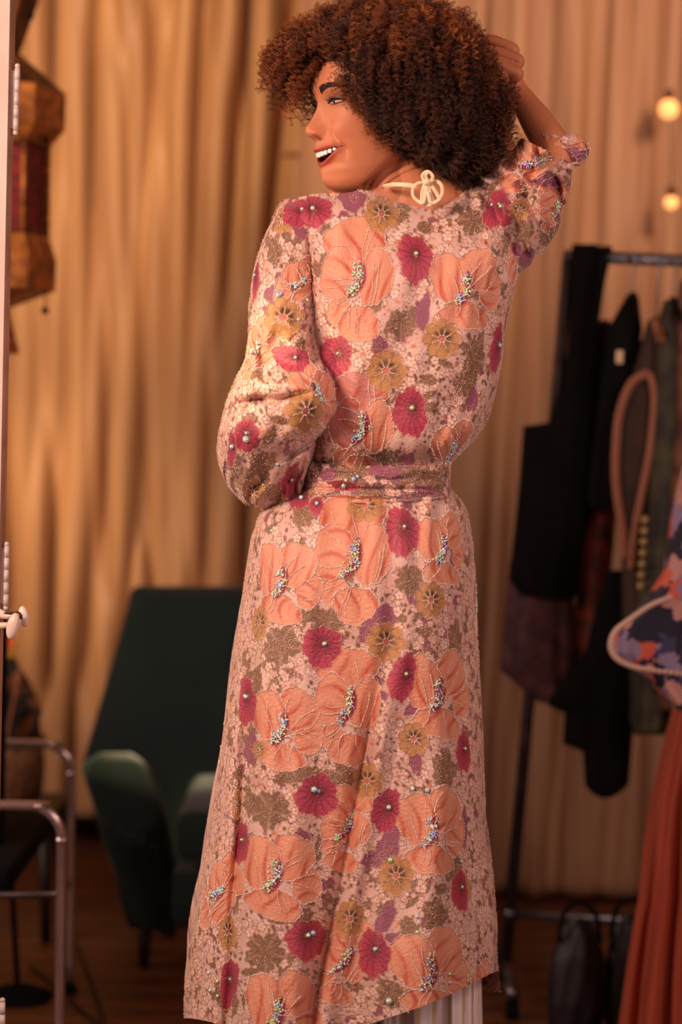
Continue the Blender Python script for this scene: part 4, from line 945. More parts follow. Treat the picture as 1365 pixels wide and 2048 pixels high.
    def leaf(s, x, y, rx, ry, rot=0, lobes=5, col='leaf'):
        k = s.r.uniform(0, 6.3); Rf = lambda p: (.66+.30*np.abs(np.cos(lobes/2*(p)))**.7+.05*np.sin(15*p+k)) if lobes else (.92+.05*np.sin(9*p+k)); w = s.win(x, y, max(rx, ry)*1.1)
        if not w: return
        u, v = s.loc(w, rx, ry, rot); ro = np.hypot(u, v); ph = np.arctan2(v, u); m = np.clip((Rf(ph)-ro)*min(rx, ry)/1.5, 0, 1); s.put(w, m, COLS[col])
        if lobes: s.put(w, m*np.abs(np.cos(lobes/2*ph))**40*.5, COLS['ground2'])
        s.put(w, m*np.clip(np.sin(u*7+v*5+k), 0, 1)*.3, COLS['leaf2'])
        if max(rx, ry) > 16:
            for i in range(int(rx*ry/16)):
                p = s.r.uniform(0, 6.3); q = math.sqrt(s.r.rand())*.85*float(Rf(np.array(p))); a, b = q*math.cos(p)*rx, q*math.sin(p)*ry; s.b.append((x+a*math.cos(rot)-b*math.sin(rot), y+a*math.sin(rot)+b*math.cos(rot), 0))
    def mauve(s, x, y, rx, ry, rot=0):
        k = s.r.uniform(0, 6.3); Rf = lambda p: .9+.1*np.sin(3*p+k)+.05*np.sin(7*p); w = s.win(x, y, max(rx, ry)*1.2)
        if not w: return
        u, v = s.loc(w, rx, ry, rot); ro = np.hypot(u, v); m = np.clip((Rf(np.arctan2(v, u))-ro)*min(rx, ry)/1.5, 0, 1); s.put(w, m, COLS['mauve'])
        if s.r.rand() < .5: s.outline(x, y, rx, ry, rot, Rf, 4)
    def blossom(s, x, y, R):
        k = s.r.uniform(0, 6.3); w = s.win(x, y, R*1.3)
        if not w: return
        u, v = w[2]/R, w[3]/R; ro = np.hypot(u, v); ph = np.arctan2(v, u); Rr = .7+.3*np.abs(np.cos(2.5*(ph+k))); e = (Rr-ro)*R/1.2
        s.put(w, np.clip(e+1.4, 0, 1)*.8, COLS['brown']); s.put(w, np.clip(e, 0, 1), COLS['blossom']); s.put(w, np.clip((.24-ro)*5, 0, 1), COLS['centre' if s.r.rand() < .5 else 'brown'])
        s.put(w, np.clip(e, 0, 1)*np.abs(np.sin(2.5*(ph+k)))**10*.6, COLS['streak'])
        if s.r.rand() < .6: s.outline(x, y, R, R, 0, lambda p: .7+.3*np.abs(np.cos(2.5*(p+k))), 3.6, 0)
    def dot(s, x, y, rx, ry, rot):
        w = s.win(x, y, max(rx, ry)*1.2)
        if w: u, v = s.loc(w, rx, ry, rot); s.put(w, np.clip((1-np.hypot(u, v))*3, 0, 1), COLS['brown'])
    def fill(s, dens=1.0):
        r = s.r; n = int(s.w*s.h/260*dens)
        for _ in range(int(n*.9)):
            x, y = s.x0+r.rand()*s.w, s.y0+r.rand()*s.h
            s.dot(x, y, r.uniform(1.2, 3.2), r.uniform(1.5, 5), r.uniform(0, 3)) if r.rand() < .55 else s.leaf(x, y, r.uniform(4, 9), r.uniform(3, 7), r.uniform(0, 6), 5, 'mauve' if r.rand() < .3 else 'peach2')
        for _ in range(n//9):
            x, y = s.x0+r.rand()*s.w, s.y0+r.rand()*s.h; q = r.rand()
            if q < .40: s.leaf(x, y, r.uniform(12, 26), r.uniform(12, 24), r.uniform(0, 6), 5)
            elif q < .60: s.leaf(x, y, r.uniform(18, 34), r.uniform(6, 10), r.uniform(0, 6), 0, 'leaf')
            elif q < .78: s.mauve(x, y, r.uniform(9, 20), r.uniform(12, 24), r.uniform(0, 3))
            else:
                for i in range(8): s.dot(x+r.normal(0, 15), y+r.normal(0, 15), r.uniform(2.5, 4.5), r.uniform(4, 8), r.uniform(-.6, .6))
        for _ in range(int(n*.75)):
            x, y = s.x0+r.rand()*s.w, s.y0+r.rand()*s.h
            if math.sin(x/47.)+math.sin(y/39.+1.3*math.sin(x/90.)) < -1.35: continue
            if r.rand() < .72: s.blossom(x, y, r.uniform(6, 12))
            else: s.dot(x, y, r.uniform(2.5, 4.5), r.uniform(4, 7), r.uniform(-.7, .7))
    def sample(s, qx, qy):
        x = np.clip(qx-s.x0, 0, s.w-1.01); y = np.clip(qy-s.y0, 0, s.h-1.01); i, j = y.astype(int), x.astype(int); a, b = (y-i)[..., None], (x-j)[..., None]
        return s.c[i, j]*(1-a)*(1-b)+s.c[i+1, j]*a*(1-b)+s.c[i, j+1]*(1-a)*b+s.c[i+1, j+1]*a*b

def cloth_shape(name, X, Yp, D, qx, qy, pr, parent, wrap=True, beads=True, mname='robe', thick=None):
    """grid of pixel coords + depth towards camera -> mesh coloured from the print, beads sewn on the camera-facing half"""
    V = P(X, Yp, YW-D); nr, nc = X.shape
    me = mesh_np(name, V, gridF(nr, nc, wrap), pr.sample(qx, qy).reshape(-1, 3)); o = link(name, me, M[mname], parent)
    if thick: md = o.modifiers.new('thick', 'SOLIDIFY'); md.thickness = thick; md.offset = 1
    if not beads: return o
    N = np.cross(np.roll(V, -1, 1)-np.roll(V, 1, 1), np.gradient(V, axis=0)); N /= np.linalg.norm(N, axis=-1)[..., None]+1e-12
    if (N[nr//2, :, 1].mean()*0 + (N*np.array([0, -1., 0])).sum(-1)[D > np.median(D)].mean()) < 0: N = -N
    front = N[..., 1] < .15; bx, by = 3, 3; x0, y0 = qx[front].min(), qy[front].min()
    W_, H_ = int((qx[front].max()-x0)/bx)+2, int((qy[front].max()-y0)/by)+2; idx = -np.ones((H_, W_), int)
    ids = np.arange(nr*nc).reshape(nr, nc)[front]; idx[((qy[front]-y0)/by).astype(int), ((qx[front]-x0)/bx).astype(int)] = ids
    Vf, Nf, qxf, qyf = V.reshape(-1, 3), N.reshape(-1, 3), qx.ravel(), qy.ravel()
    Tx = (np.roll(V, -1, 1)-V).reshape(-1, 3); dq = (np.roll(qx, -1, 1)-qx).ravel()
    def place(x, y):
        i, j = ((y-y0)/by), ((x-x0)/bx)
        if i < 0 or j < 0 or i >= H_ or j >= W_: return None
        k = idx[int(i), int(j)]
        if k < 0: return None
        p = Vf[k].copy()
        if 0 < abs(dq[k]) < 8: p += Tx[k]*np.clip((x-qxf[k])/dq[k], -1.5, 1.5)
        return p+np.array([0, 0, -1.])*(y-qyf[k])*SP, Nf[k]
    # beads
    oct_v = np.array([(1, 0, 0), (-1, 0, 0), (0, 1, 0), (0, -1, 0), (0, 0, 1), (0, 0, -1)], float); oct_f = np.array([(0, 2, 4), (2, 1, 4), (1, 3, 4), (3, 0, 4), (2, 0, 5), (1, 2, 5), (3, 1, 5), (0, 3, 5)])
    rr = np.random.RandomState(5)
    for kind, mt, nm, r0_ in ((0, 'bead', 'gold_beadwork', .00074), (1, 'beadw', 'pearl_beadwork', .00098)):
        cs, rs = [], []
        for (x, y, k) in pr.b:
            if k != kind: continue
            q = place(x, y)
            if q: cs.append(q[0]+q[1]*.0006); rs.append(r0_*rr.uniform(.75, 1.2))
        if not cs: continue
        cs = np.array(cs); rs = np.array(rs); rot = rr.normal(size=(len(cs), 3, 3)); rot, _ = np.linalg.qr(rot)
        VV = cs[:, None]+rs[:, None, None]*np.einsum('vk,nkj->nvj', oct_v, rot); FF = (np.arange(len(cs))*6)[:, None, None]+oct_f
        b = link(nm, mesh_np(nm, VV.reshape(-1, 3), FF.reshape(-1, 3)), M[mt], o, smooth=False); b['kind'] = 'stuff'
    cs, rs = [], []
    for (x, y, r_) in pr.g:
        q = place(x, y)
        if q: cs.append(q[0]+q[1]*.0012); rs.append(r_*SP)
    if cs:
        bm = bmesh.new(); bmesh.ops.create_icosphere(bm, subdivisions=1, radius=1); iv = np.array([v.co[:] for v in bm.verts]); fi = np.array([[v.index for v in f.verts] for f in bm.faces]); bm.free()
        cs = np.array(cs); rs = np.array(rs); rot = rr.normal(size=(len(cs), 3, 3)); rot, _ = np.linalg.qr(rot)
        VV = cs[:, None]+rs[:, None, None]*np.einsum('vk,nkj->nvj', iv, rot); FF = (np.arange(len(cs))*len(iv))[:, None, None]+fi
        b = link('rhinestones', mesh_np('rhinestones', VV.reshape(-1, 3), FF.reshape(-1, 3)), M['gem'], o, smooth=False); b['kind'] = 'stuff'
    return o

def ring_cols(nf, nb):         # angles: 0 = towards camera; dense in front, coarse behind
    return np.concatenate([np.linspace(-PI/2, PI/2, nf), np.linspace(PI/2, 3*PI/2, nb+2)[1:-1]])
def loft(rows, nr, nf, nb, e=.85, edep=.8):
    """rows (py, xl, xr, dc, hd) -> arrays"""
    r = np.array(rows, float); py = np.linspace(r[0, 0], r[-1, 0], nr)
    g_ = lambda k: sm(py, r[:, [0, k]])[:, None]
    xl, xr, dc, hd = g_(1), g_(2), g_(3), g_(4); th = ring_cols(nf, nb)[None, :]
    cx, hw = (xl+xr)/2, (xr-xl)/2; sx = np.sign(np.sin(th))*np.abs(np.sin(th))**e; cz = np.sign(np.cos(th))*np.abs(np.cos(th))**edep
    X = cx+hw*sx; D = dc+hd*cz; Y_ = py[:, None]+0*X
    sg = np.hypot(np.diff(X, axis=1), np.diff(D, axis=1)/SP); arc = np.concatenate([np.zeros((nr, 1)), np.cumsum(sg, 1)], 1)
    mid = nf//2; arc = arc-arc[:, mid:mid+1]
    return X, Y_, D, cx+arc*1.0, Y_.copy(), th, py[:, None], hw
def vnoise(a, b, seed, n=64):
    t = np.random.RandomState(seed).rand(n, n); i, j = np.floor(a).astype(int), np.floor(b).astype(int); u, v = a-i, b-j; u = u*u*(3-2*u); v = v*v*(3-2*v)
    q = lambda y, x: t[y % n, x % n]
    return (q(i, j)*(1-u)*(1-v)+q(i+1, j)*u*(1-v)+q(i, j+1)*(1-u)*v+q(i+1, j+1)*u*v)*2-1

# positions below are read off the photograph where the cloth faces us, so cloth coordinate ~ pixel near its centre line
def q_of(cx, hw, x, e=.85):     # pixel -> cloth coordinate across
    s = np.clip((x-cx)/hw, -.985, .985); return x+hw*.42*np.sign(s)*np.abs(s)**5
robe = empty('robe', P(750, 400, YW)); robe.parent = woman; robe.matrix_parent_inverse = Matrix.Translation(-woman.location); bpy.context.view_layer.update()

# ---- bodice
def bodice():
    pr = Print(250, 340, 1420, 1060, 1); pr.fill(1.25)
    for a in ((700, 400, 32, 26, .3), (845, 625, 16, 44, .2), (712, 655, 24, 26), (755, 690, 20, 22), (690, 660, 18, 22), (800, 930, 42, 20, -.4), (955, 800, 20, 30), (1080, 640, 22, 34)): pr.mauve(*a)
    for a in ((800, 648, 34, 34, 1.6), (945, 440, 36, 34, 2.0), (640, 528, 14, 36, .5, 0), (850, 455, 20, 14, .3, 0), (955, 720, 30, 60, .2), (930, 770, 30, 26, 1), (1050, 480, 28, 40, 1), (780, 930, 40, 30, 1), (856, 760, 20, 13, .2, 0), (858, 790, 20, 9, -.4, 0), (740, 605, 24, 26), (610, 880, 26, 30)): pr.leaf(*a)
    for a in ((712, 562, 92, .05, 1), (932, 580, 82, 1.9, -1), (722, 860, 86, .05, 1, .85, 1), (925, 905, 62, 1.8, -1), (560, 600, 60, .4), (1110, 500, 70, 1)): pr.anemone(*a)
    for a in ((760, 428, 38), (882, 678, 42), (771, 742, 44), (1115, 720, 36), (560, 760, 38)): pr.ochre(*a)
    for a in ((614, 424, 52, 34, -.1), (827, 518, 38, 54, -.15), (993, 418, 28, 46, .2), (662, 712, 42, 44, .4), (1030, 700, 34, 56, .1), (820, 826, 37, 54, -.1), (1150, 850, 40, 50), (520, 480, 40, 50)): pr.poppy(*a)
    rows = [(384, 566, 1012, -.005, .060), (410, 560, 1020, .0, .085), (450, 566, 1030, .006, .105), (500, 574, 1036, .01, .118), (560, 586, 1032, .01, .126), (640, 598, 1014, .01, .130), (720, 606, 1003, .005, .130), (800, 610, 986, 0, .132), (860, 608, 962, -.005, .134), (900, 610, 928, -.01, .126), (925, 618, 902, -.015, .108), (950, 622, 896, -.015, .100)]
    X, Y_, D, qx, qy, th, py, hw = loft(rows, 250, 330, 90, .80, .75)
    top = [(540, 470), (562, 428), (580, 404), (612, 391), (690, 386), (728, 380), (770, 396), (800, 405), (850, 415), (885, 414), (912, 398), (950, 388), (990, 376), (1020, 376), (1040, 390)]
    fr = np.cos(th) > 0; back = 12*np.ones_like(X)
    tc = sm(X, top); tb = np.where(fr, tc, np.interp(X, [560, 690, 740, 900, 950, 1030], [430, 386, 372, 372, 384, 400]))
    k = np.clip(1-(py-384)/110, 0, 1)**1.5; Y_ = Y_+(tb-384)*k; Y_ = np.broadcast_to(Y_, X.shape).copy()
    # folds: gathered towards the belt, drape down the right side
    n1 = vnoise(qx/26, Y_/90+.3*qx/90, 3); n2 = vnoise(qx/60+Y_/120, Y_/140, 5)
    pull = np.clip((Y_-780)/150, 0, 1); side = np.clip((X-900)/110, 0, 1)
    d = .0075*n2+.0035*n1+pull*(.006*np.sin(qx/17+.8*n2*3)+.004*n1)+side*.006*np.sin((X+.35*(Y_-560))/15+n2*2)
    d += .0035*g(X-(622+.02*(Y_-460)), 0, 4)*-1*(Y_ < 760)
    D = D+d*np.clip(np.cos(th)+.15, 0, 1)
    X = X+n2*2.5
    cloth_shape('bodice', X, Y_, D, qx, Y_, pr, robe)
bodice()

# ---- skirt
def skirt():
    pr = Print(-150, 930, 1720, 2130, 2); pr.fill(1.25)
    for a in ((830, 1180, 17, 40, .15), (770, 1232, 26, 26), (735, 1262, 20, 30, .4), (835, 1515, 16, 44), (700, 1500, 14, 34), (770, 1840, 20, 50, .5), (740, 1720, 24, 20), (478, 1498, 22, 40), (775, 1690, 26, 46, .3), (960, 1660, 16, 50), (840, 1960, 30, 24), (420, 1800, 18, 40)): pr.mauve(*a)
    for a in ((552, 1290, 44, 52, 1.5), (610, 1232, 56, 16, -.12, 0), (655, 1245, 36, 30), (492, 1360, 16, 34), (645, 1120, 12, 42, .1, 0), (632, 1440, 14, 48, .2, 0), (820, 1160, 34, 34, 1.5), (852, 1262, 24, 12, 0, 0), (470, 1352, 28, 12, -.1, 0), (475, 1388, 26, 10, -.4, 0), (530, 1620, 44, 52, 1.6), (590, 1550, 56, 18, -.1, 0), (650, 1560, 38, 24), (640, 1690, 12, 46, .3, 0), (520, 1905, 44, 52, 1.5), (575, 1832, 56, 18, -.1, 0), (880, 1830, 34, 40), (900, 1540, 34, 44), (935, 1290, 26, 60), (930, 1730, 28, 40), (450, 1780, 24, 54), (780, 1990, 34, 30), (710, 1840, 26, 24), (820, 1850, 20, 14, 0, 0), (600, 1030, 30, 26), (690, 1560, 24, 40)): pr.leaf(*a)
    for a in ((708, 1120, 96, .05, 1), (552, 1168, 82, 2.0, -1, .95), (900, 1100, 74, 1.9, -1, .8), (695, 1415, 90, .05, 1, .8), (555, 1460, 84, 2.0, -1), (892, 1392, 86, 1.9, -1, .95), (548, 1755, 88, 2.0, -1), (690, 1660, 70, .3, 1, .7), (870, 1665, 88, 1.9, -1), (865, 1950, 92, 1.9, -1), (690, 1925, 72, .4, 1, .7), (555, 2030, 88, 2, -1), (395, 1790, 70, 1, 1), (1010, 1990, 60, 1, 1), (250, 1500, 80, 1, 1), (1180, 1500, 90, 1, -1), (1100, 1200, 80, 0, 1)): pr.anemone(*a)
    for a in ((730, 1012, 34, 0, 1.2), (867, 1200, 40), (770, 1284, 42), (490, 1245, 36, 0, .8), (832, 1478, 36), (735, 1562, 38, 0, .85), (792, 1752, 42), (697, 1838, 40, 0, .85), (436, 1610, 32, 0, .6), (432, 1865, 38, 0, .7), (955, 1780, 34), (500, 1500, 20)): pr.ochre(*a)
    for a in ((628, 1012, 17, 22), (806, 1064, 38, 54, -.15), (642, 1294, 44, 46, .3), (805, 1356, 30, 54, .25), (462, 1404, 32, 54, -.1), (632, 1592, 50, 46, -.3), (770, 1622, 30, 50, .3), (462, 1688, 24, 46), (608, 1880, 46, 44, -.4), (750, 1908, 36, 52, -.1), (958, 1505, 26, 44), (948, 1782, 26, 46), (432, 1968, 26, 56, .2), (585, 1000, 30, 20)): pr.poppy(*a)
    for a in ((460, 1392, 5), (626, 1579, 7), (620, 1866, 6), (825, 1577, 5), (858, 1580, 5.5), (778, 1720, 6), (775, 2002, 7), (520, 1062, 4), (372, 1945, 4), (400, 1962, 4), (375, 1980, 4), (398, 1992, 4), (905, 1947, 4), (906, 1965, 4), (840, 1834, 4), (840, 1864, 4), (950, 1722, 4)): pr.g.append(a)
    rows = [(975, 606, 897, -.015, .100), (985, 592, 906, -.015, .104), (1000, 556, 922, -.015, .118), (1025, 524, 934, -.015, .132), (1060, 508, 940, -.015, .145), (1110, 497, 946, -.015, .158), (1200, 482, 951, -.015, .168), (1300, 466, 956, -.015, .172), (1400, 453, 962, -.015, .176), (1500, 440, 966, -.015, .182), (1600, 424, 971, -.015, .188), (1700, 405, 976, -.015, .196), (1800, 388, 984, -.015, .204), (1900, 376, 994, -.015, .212), (2000, 372, 1000, -.015, .218)]
    X, Y_, D, qx, qy, th, py, hw = loft(rows, 470, 380, 90, .90, .85)
    hem = sm(X, [(360, 2034), (400, 2040), (450, 2052), (560, 2066), (680, 2062), (740, 2046), (820, 2020), (900, 1988), (960, 1958), (1002, 1940)])
    hem = np.where(np.cos(th) < 0, 1985, hem); Y_ = 975+(py-975)*(hem-975)/(2000-975)
    v = np.clip((Y_-975)/1050, 0, 1)
    n2 = vnoise(qx/90, Y_/400, 8); n1 = vnoise(qx/28, Y_/160, 9)
    d = v**.8*(.024*np.sin(qx/44+1.6+1.4*n2-.10*v)+.007*np.sin(qx/19+2*n2))+.004*n1+.006*n2
    d += (1-v)**6*.004*np.sin(qx/9)
    # a deep diagonal fold right of the middle, a pleat near the left edge, as in the photo
    xf = 800-(Y_-1150)*.20; d -= .020*g(X-xf, 0, 16)*np.clip((Y_-1180)/300, 0, 1); d += .014*g(X-xf-34, 0, 20)*np.clip((Y_-1180)/300, 0, 1)
    xg = 505-(Y_-1300)*.07; d -= .016*g(X-xg, 0, 9)*np.clip((Y_-1250)/250, 0, 1); d += .008*g(X-xg-26, 0, 16)*np.clip((Y_-1250)/250, 0, 1)
    xh = 950; d -= .012*g(X-(940+.02*(Y_-1500)), 0, 9)*np.clip((Y_-1450)/250, 0, 1)
    D = D+d*np.clip(np.cos(th)+.2, 0, 1); X = X+v*4*np.sin(Y_/60+qx/70)+1.5*n1
    cloth_shape('skirt', X, Y_, D, qx, Y_, pr, robe, thick=None)
skirt()

# ---- belt
def belt():
    pr = Print(400, 860, 1150, 1080, 4); pr.c[:] = pr.c*.0+lin((150, 108, 112)); pr.c[:100] = lin((112, 80, 92)); pr.fill(1.0)
    for a in ((790, 940, 60, 26), (860, 975, 40, 16), (650, 950, 26, 14)): pr.mauve(*a)
    for a in ((700, 945, 40, 24), (840, 950, 50, 24), (900, 960, 34, 30), (740, 985, 36, 12)): pr.leaf(*a)
    pr.poppy(680, 972, 44, 12, .05); pr.ochre(620, 990, 26); pr.petal(700, 998, 90, 9, 0); pr.petal(640, 978, 26, 10, 0)
    for i in range(700): pr.b.append((pr.r.uniform(590, 920), pr.r.uniform(925, 1008), 0))
    for a in ((706, 958, 5.5), (713, 954, 4), (690, 960, 4)): pr.g.append(a)
    rows = [(924, 612, 900, -.015, .108), (934, 604, 901, -.015, .116), (965, 600, 900, -.015, .119), (990, 598, 904, -.015, .119), (1001, 600, 905, -.015, .112), (1003, 606, 900, -.015, .100)]
    X, Y_, D, qx, qy, th, py, hw = loft(rows, 60, 260, 60, .85, .8)
    sag = np.where(np.cos(th) > 0, 1, 0)*(10*np.sin((X-600)/300*PI)-2)
    Y_ = Y_+sag; n2 = vnoise(qx/70, Y_/14, 12)
    d = .0035*np.sin((Y_-.05*X)/4.2+n2*2.5)+.0025*n2-.006*g(Y_-(970+.01*X), 0, 3.0)
    cloth_shape('belt', X, Y_, D+d, qx, Y_, pr, robe)
    MB().tube([P(600, 985, YW-.06), P(570, 1010, YW-.05), P(560, 1030, YW-.04)], [.008, .010, .006], 12, 5, .5).build('belt_knot', M['robeplain'], robe) if 'robeplain' in M else None
belt()

# ---- left sleeve (her left, picture left): bent elbow, puffed lower sleeve gathered at the cuff
def sleeve_left():
    pr = Print(250, 340, 900, 1080, 6); pr.fill(1.25)
    for a in ((540, 590, 20, 24), (590, 780, 24, 10), (560, 560, 14, 20)): pr.mauve(*a)
    for a in ((545, 500, 22, 36), (520, 690, 24, 40), (600, 700, 14, 30, .3, 0), (540, 870, 12, 26, .5, 0), (560, 840, 22, 10, .3, 0), (520, 930, 30, 30), (480, 960, 30, 30), (560, 985, 36, 24), (450, 920, 30, 30)): pr.leaf(*a)
    for a in ((600, 570, 50, 1), (500, 700, 54, .8), (640, 790, 58, 2.2)): pr.anemone(*a)
    for a in ((566, 636, 44), (612, 822, 46), (560, 440, 30), (505, 985, 30)): pr.ochre(*a)
    for a in ((585, 718, 44, 28, .3), (486, 872, 36, 36), (592, 965, 28, 42, .3), (480, 560, 24, 50), (445, 900, 20, 40), (600, 425, 46, 32)): pr.poppy(*a)
    for a in ((490, 878, 8), (557, 590, 6), (562, 588, 4), (598, 640, 4), (552, 928, 4), (528, 970, 3), (615, 600, 4)): pr.g.append(a)
    rows = [(398, 574, 618, .0, .020), (410, 560, 632, .01, .045), (440, 545, 640, .02, .062), (480, 527, 640, .028, .072), (520, 514, 640, .032, .078), (600, 500, 641, .04, .082), (680, 496, 643, .048, .084), (720, 490, 652, .052, .088), (750, 476, 670, .055, .094), (778, 464, 682, .056, .100), (800, 456, 682, .055, .104), (850, 442, 668, .046, .106), (900, 437, 636, .030, .102), (950, 446, 612, .012, .092), (985, 466, 604, -.005, .076), (1005, 490, 598, -.015, .058), (1018, 520, 575, -.02, .030)]
    X, Y_, D, qx, qy, th, py, hw = loft(rows, 290, 200, 60, .9, .85); Y_ = Y_+0*X
    n2 = vnoise(qx/40, Y_/60, 15); n1 = vnoise(qx/16, Y_/22, 16)
    low = np.clip((Y_-800)/60, 0, 1); cr = 806-.10*(X-470)-22*np.clip((X-585)/80, 0, 1)**2
    d = .005*n2+.0018*n1
    d += -.026*g(Y_-cr+3*np.sin(X/13), 0, 6.5)*np.clip((X-448)/50, 0, 1)*np.clip((625-X)/40, 0, 1)      # crease at the elbow
    d += .016*g(Y_-(cr-30), 0, 22)+.014*g(Y_-(cr+45), 0, 34)+.030*g(X, 622, 52)*g(Y_, 800, 44)
    lo2 = 905-.55*(X-590); d += -.024*g(Y_-lo2, 0, 7)*np.clip((X-548)/30, 0, 1); d += .008*g(Y_-(lo2+26), 0, 14)*np.clip((X-548)/30, 0, 1)
    ed = 745+.75*(X-630); d += -.012*g(Y_-(ed-38), 0, 9)*np.clip((X-560)/60, 0, 1)     # fold running down to the elbow point
    d += low*np.clip((Y_-900)/70, 0, 1)*(.009*np.sin((qx+.5*Y_)/8+2*n2))
    d += .011*np.sin((Y_-.9*X)/20+n2*2)*np.clip((Y_-610)/60, 0, 1)*np.clip((770-Y_)/60, 0, 1)
    d += .006*np.sin((Y_+.5*X)/22+2*n2)*low
    D = D+d*np.clip(np.cos(th)+.2, 0, 1); X = X+2.5*n1+3*n2*low
    cloth_shape('sleeve', X, Y_, D, qx, Y_, pr, robe)
sleeve_left()

# ---- right sleeve: raised arm, cloth slid down to the elbow
def sleeve_right():
    pr = Print(850, 150, 1500, 760, 8); pr.fill(1.25)
    for a in ((1060, 330, 58, 1), (1120, 420, 50, 0), (1180, 300, 40, 0), (1180, 540, 40, 0)): pr.anemone(*a)
    for a in ((1090, 320, 12, 26, .5, 0), (1050, 460, 22, 36), (1120, 480, 26, 36), (1150, 360, 26, 20)): pr.leaf(*a)
    for a in ((1100, 360, 34, 18), (1150, 310, 30, 18), (1060, 520, 20, 30)): pr.mauve(*a)
    pr.poppy(1000, 420, 28, 44); pr.ochre(1040, 420, 24)
    pr.g += [(1068, 400, 4), (985, 410, 4), (1000, 408, 3)]
    # main arm tube, stations: centre, half-width across (px), depth
    st = [(968, 472, 100, .000, .070), (1003, 442, 102, .004, .078), (1034, 408, 95, .010, .080), (1058, 372, 84, .014, .074), (1077, 340, 72, .016, .066), (1090, 314, 62, .016, .060), (1096, 302, 56, .016, .052)]
    p = cat_rom(np.array(st, float), 22); c = p[:, :2]; T = np.gradient(c, axis=0); T /= np.linalg.norm(T, axis=1)[:, None]; Nn = np.stack([-T[:, 1], T[:, 0]], 1)   # across
    th = ring_cols(170, 50)[None, :]; sx, cz = np.sin(th), np.cos(th)
    hwv = p[:, 2:3]; X = c[:, :1]+Nn[:, :1]*hwv*sx; Y_ = c[:, 1:]+Nn[:, 1:]*hwv*sx
    al = np.concatenate([[0], np.cumsum(np.hypot(*np.diff(c, axis=0).T))])[:, None]
    D = p[:, 3:4]+p[:, 4:5]*cz; n2 = vnoise(al/26+sx, th*2+al/60, 31)
    D = D+(.010*np.sin(al/9+2.2*sx+n2*2.5)+.006*n2+.006*np.sin(9*sx+al/30))*np.clip(cz+.3, 0, 1)+np.clip((al-90)/60, 0, 1)*.004*np.sin(al/4+2*sx); rip = 3.0*np.sin(al/11+2*n2); X = X+Nn[:, :1]*rip*sx; Y_ = Y_+Nn[:, 1:]*rip*sx
    cloth_shape('sleeve', X, Y_, D, X+0.3*(np.abs(sx)**4)*np.sign(sx)*20, Y_, pr, robe)
    # turned, puffed cuff round the elbow
    def puff(st, seed, nm, deep):
        p = cat_rom(np.array(st, float), 16); c = p[:, :2]; T = np.gradient(c, axis=0); T /= np.linalg.norm(T, axis=1)[:, None]; Nn = np.stack([-T[:, 1], T[:, 0]], 1)
        th = ring_cols(110, 40)[None, :]; sx, cz = np.sin(th), np.cos(th); al = np.concatenate([[0], np.cumsum(np.hypot(*np.diff(c, axis=0).T))])[:, None]
        n2 = vnoise(al/14, th*3, seed); w = 1+.06*n2+.04*np.sin(al/6+th*2); X = c[:, :1]+Nn[:, :1]*p[:, 2:3]*sx*w; Y_ = c[:, 1:]+Nn[:, 1:]*p[:, 2:3]*sx*w
        D = p[:, 3:4]+p[:, 2:3]*SP*deep*cz*w+.0035*np.sin(th*7+n2*3)*cz
        cloth_shape(nm, X, Y_, D, X, Y_, pr, robe)
    puff([(1082, 262, 5, -.012), (1094, 272, 14, -.008), (1118, 290, 25, -.006), (1146, 301, 31, -.008), (1166, 304, 26, -.012), (1178, 306, 5, -.014)], 43, 'cuff', .8)
    puff([(1020, 384, 6, .072), (1055, 372, 15, .070), (1095, 360, 21, .060), (1124, 350, 20, .040), (1140, 344, 6, .03)], 44, 'cuff_fold', .8)
sleeve_right()

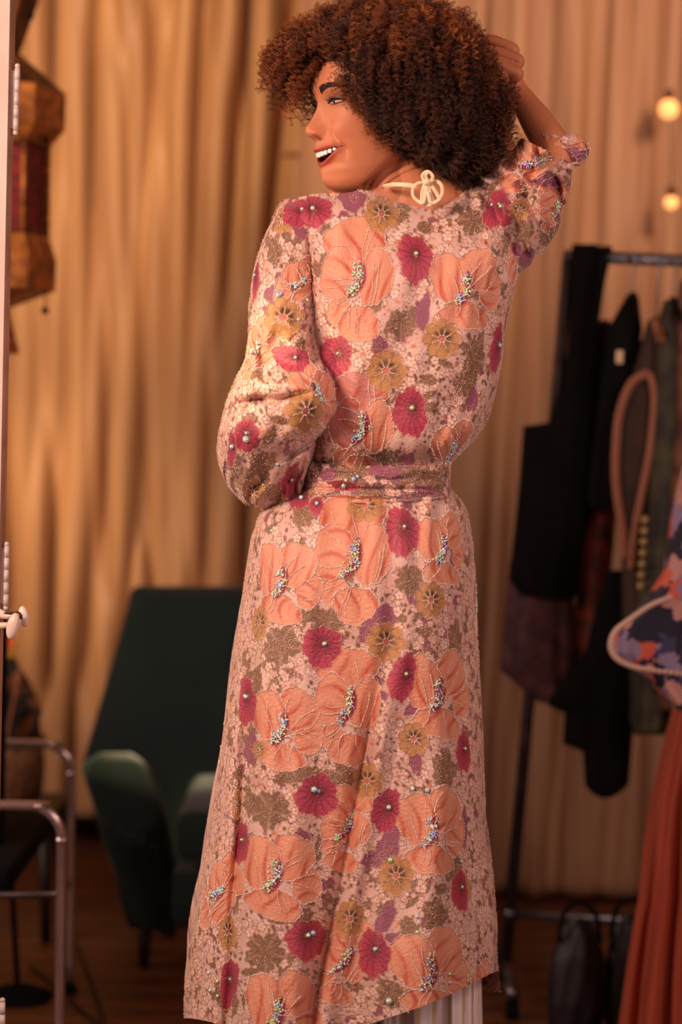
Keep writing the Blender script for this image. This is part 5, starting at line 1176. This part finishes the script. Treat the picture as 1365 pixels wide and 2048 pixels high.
# ---- halter tie at the nape
def halter():
    h = empty('halter_tie', P(855, 375, YW-.10)); h.parent = woman; h.matrix_parent_inverse = Matrix.Translation(-woman.location); bpy.context.view_layer.update()
    D = .112
    def rib(name, pts, r=3.3, dd=0, fl=.35):
        MB().tube([P(x, y, YW-D-dd-.002*i_) for i_, (x, y) in enumerate(pts)], r*SP, 10, 6, fl, fdir=(0, 1, 0)).build(name, M['cream'], h)
    MB().tube([P(766, 372, YW-.060), P(786, 368, YW-.078), P(812, 368, YW-.094), P(834, 371, YW-.108)], 3.0*SP, 10, 6, .4, fdir=(0, 1, 0)).build('neck_strap', M['cream'], h)
    MB().tube([P(768, 375, YW-.060), P(788, 371, YW-.079), P(812, 372, YW-.095), P(834, 375, YW-.108)], 2.0*SP, 10, 6, .4, fdir=(0, 1, 0)).build('neck_strap', M['cream'], h)
    rib('bow_loop', [(853, 366), (838, 366), (827, 376), (827, 392), (838, 403), (848, 404), (852, 380)])
    rib('bow_loop', [(857, 366), (872, 362), (883, 370), (885, 386), (876, 401), (862, 405), (856, 382)], 3.6)
    rib('cord_end', [(851, 368), (846, 384), (845, 400), (844, 409)], 4.4, .003)
    rib('cord_end', [(857, 368), (860, 386), (866, 402), (868, 408)], 4.0, .003)
    rib('cord_end', [(854, 368), (854, 386), (857, 404)], 4.0, .004)
    rib('cord_end', [(862, 368), (872, 384), (880, 398)], 3.6, .003)
    rib('cord_end', [(846, 408), (858, 410), (868, 406)], 3.6, .004)
    MB().ball(P(854, 364, YW-D-.006), (.0058, .005, .0050), 16, 10).build('knot', M['cream'], h)
    rib('bow_loop', [(848, 362), (846, 350), (856, 343), (866, 352), (862, 364)], 3.4)
    rib('cord_end', [(859, 364), (852, 352), (857, 345)], 2.8, .003)
halter()

# ---- striped trousers under the hem
def trousers():
    m = bpy.data.materials.new('striped_trouser_cloth'); m.use_nodes = True; N = m.node_tree.nodes; L = m.node_tree.links; b = N['Principled BSDF']; b.inputs['Roughness'].default_value = .7
    a = N.new('ShaderNodeAttribute'); a.attribute_name = 'Col'; L.new(a.outputs['Color'], b.inputs['Base Color']); M['trouser'] = m
    r0_ = empty('trousers', P(800, 1990, YW)); r0_.parent = woman; r0_.matrix_parent_inverse = Matrix.Translation(-woman.location); bpy.context.view_layer.update()
    zf = 2560
    for (xa, xb, dc) in ((748, 966, -.03), (600, 780, -.035)):
        rows = [(1500, xa+30, xb-26, dc, .08), (1900, xa+2, xb-4, dc, .10), (2048, xa-10, xb, dc, .11), (2300, xa-24, xb+10, dc, .12), (2530, xa-34, xb+18, dc, .12)]
        X, Y_, D, qx, qy, th, py, hw = loft(rows, 120, 120, 40, .9, .9); n2 = vnoise(qx/40, Y_/300, 20)
        D = D+(.012*np.sin(qx/13+n2)+.006*np.sin(qx/6+2))*np.abs(np.cos(th)); Y_ = Y_+0*X
        V = P(X, Y_, YW-D); V[..., 2] = np.maximum(V[..., 2], .003)
        s = (np.abs(((qx/34.) % 1)-.5) < .13)[..., None]; c = np.where(s, lin((206, 178, 138)), lin((236, 222, 222)))
        me = mesh_np('trouser_leg', V, gridF(120, X.shape[1], True), c.reshape(-1, 3)); o = link('trouser_leg', me, m, r0_)
        # shoe
    for px in (846, 697):
        f = P(px, 2540, YW+.03); MB().tube([f+[0, -.05, 0.02-f[2]+.02], f+[0, .06, .028-f[2]], f+[0, .16, .02-f[2]]], [.028, .038, .020], 16, 6, .6, fdir=(0, 0, 1)).build('shoe', M['brassd'], woman)
trousers()
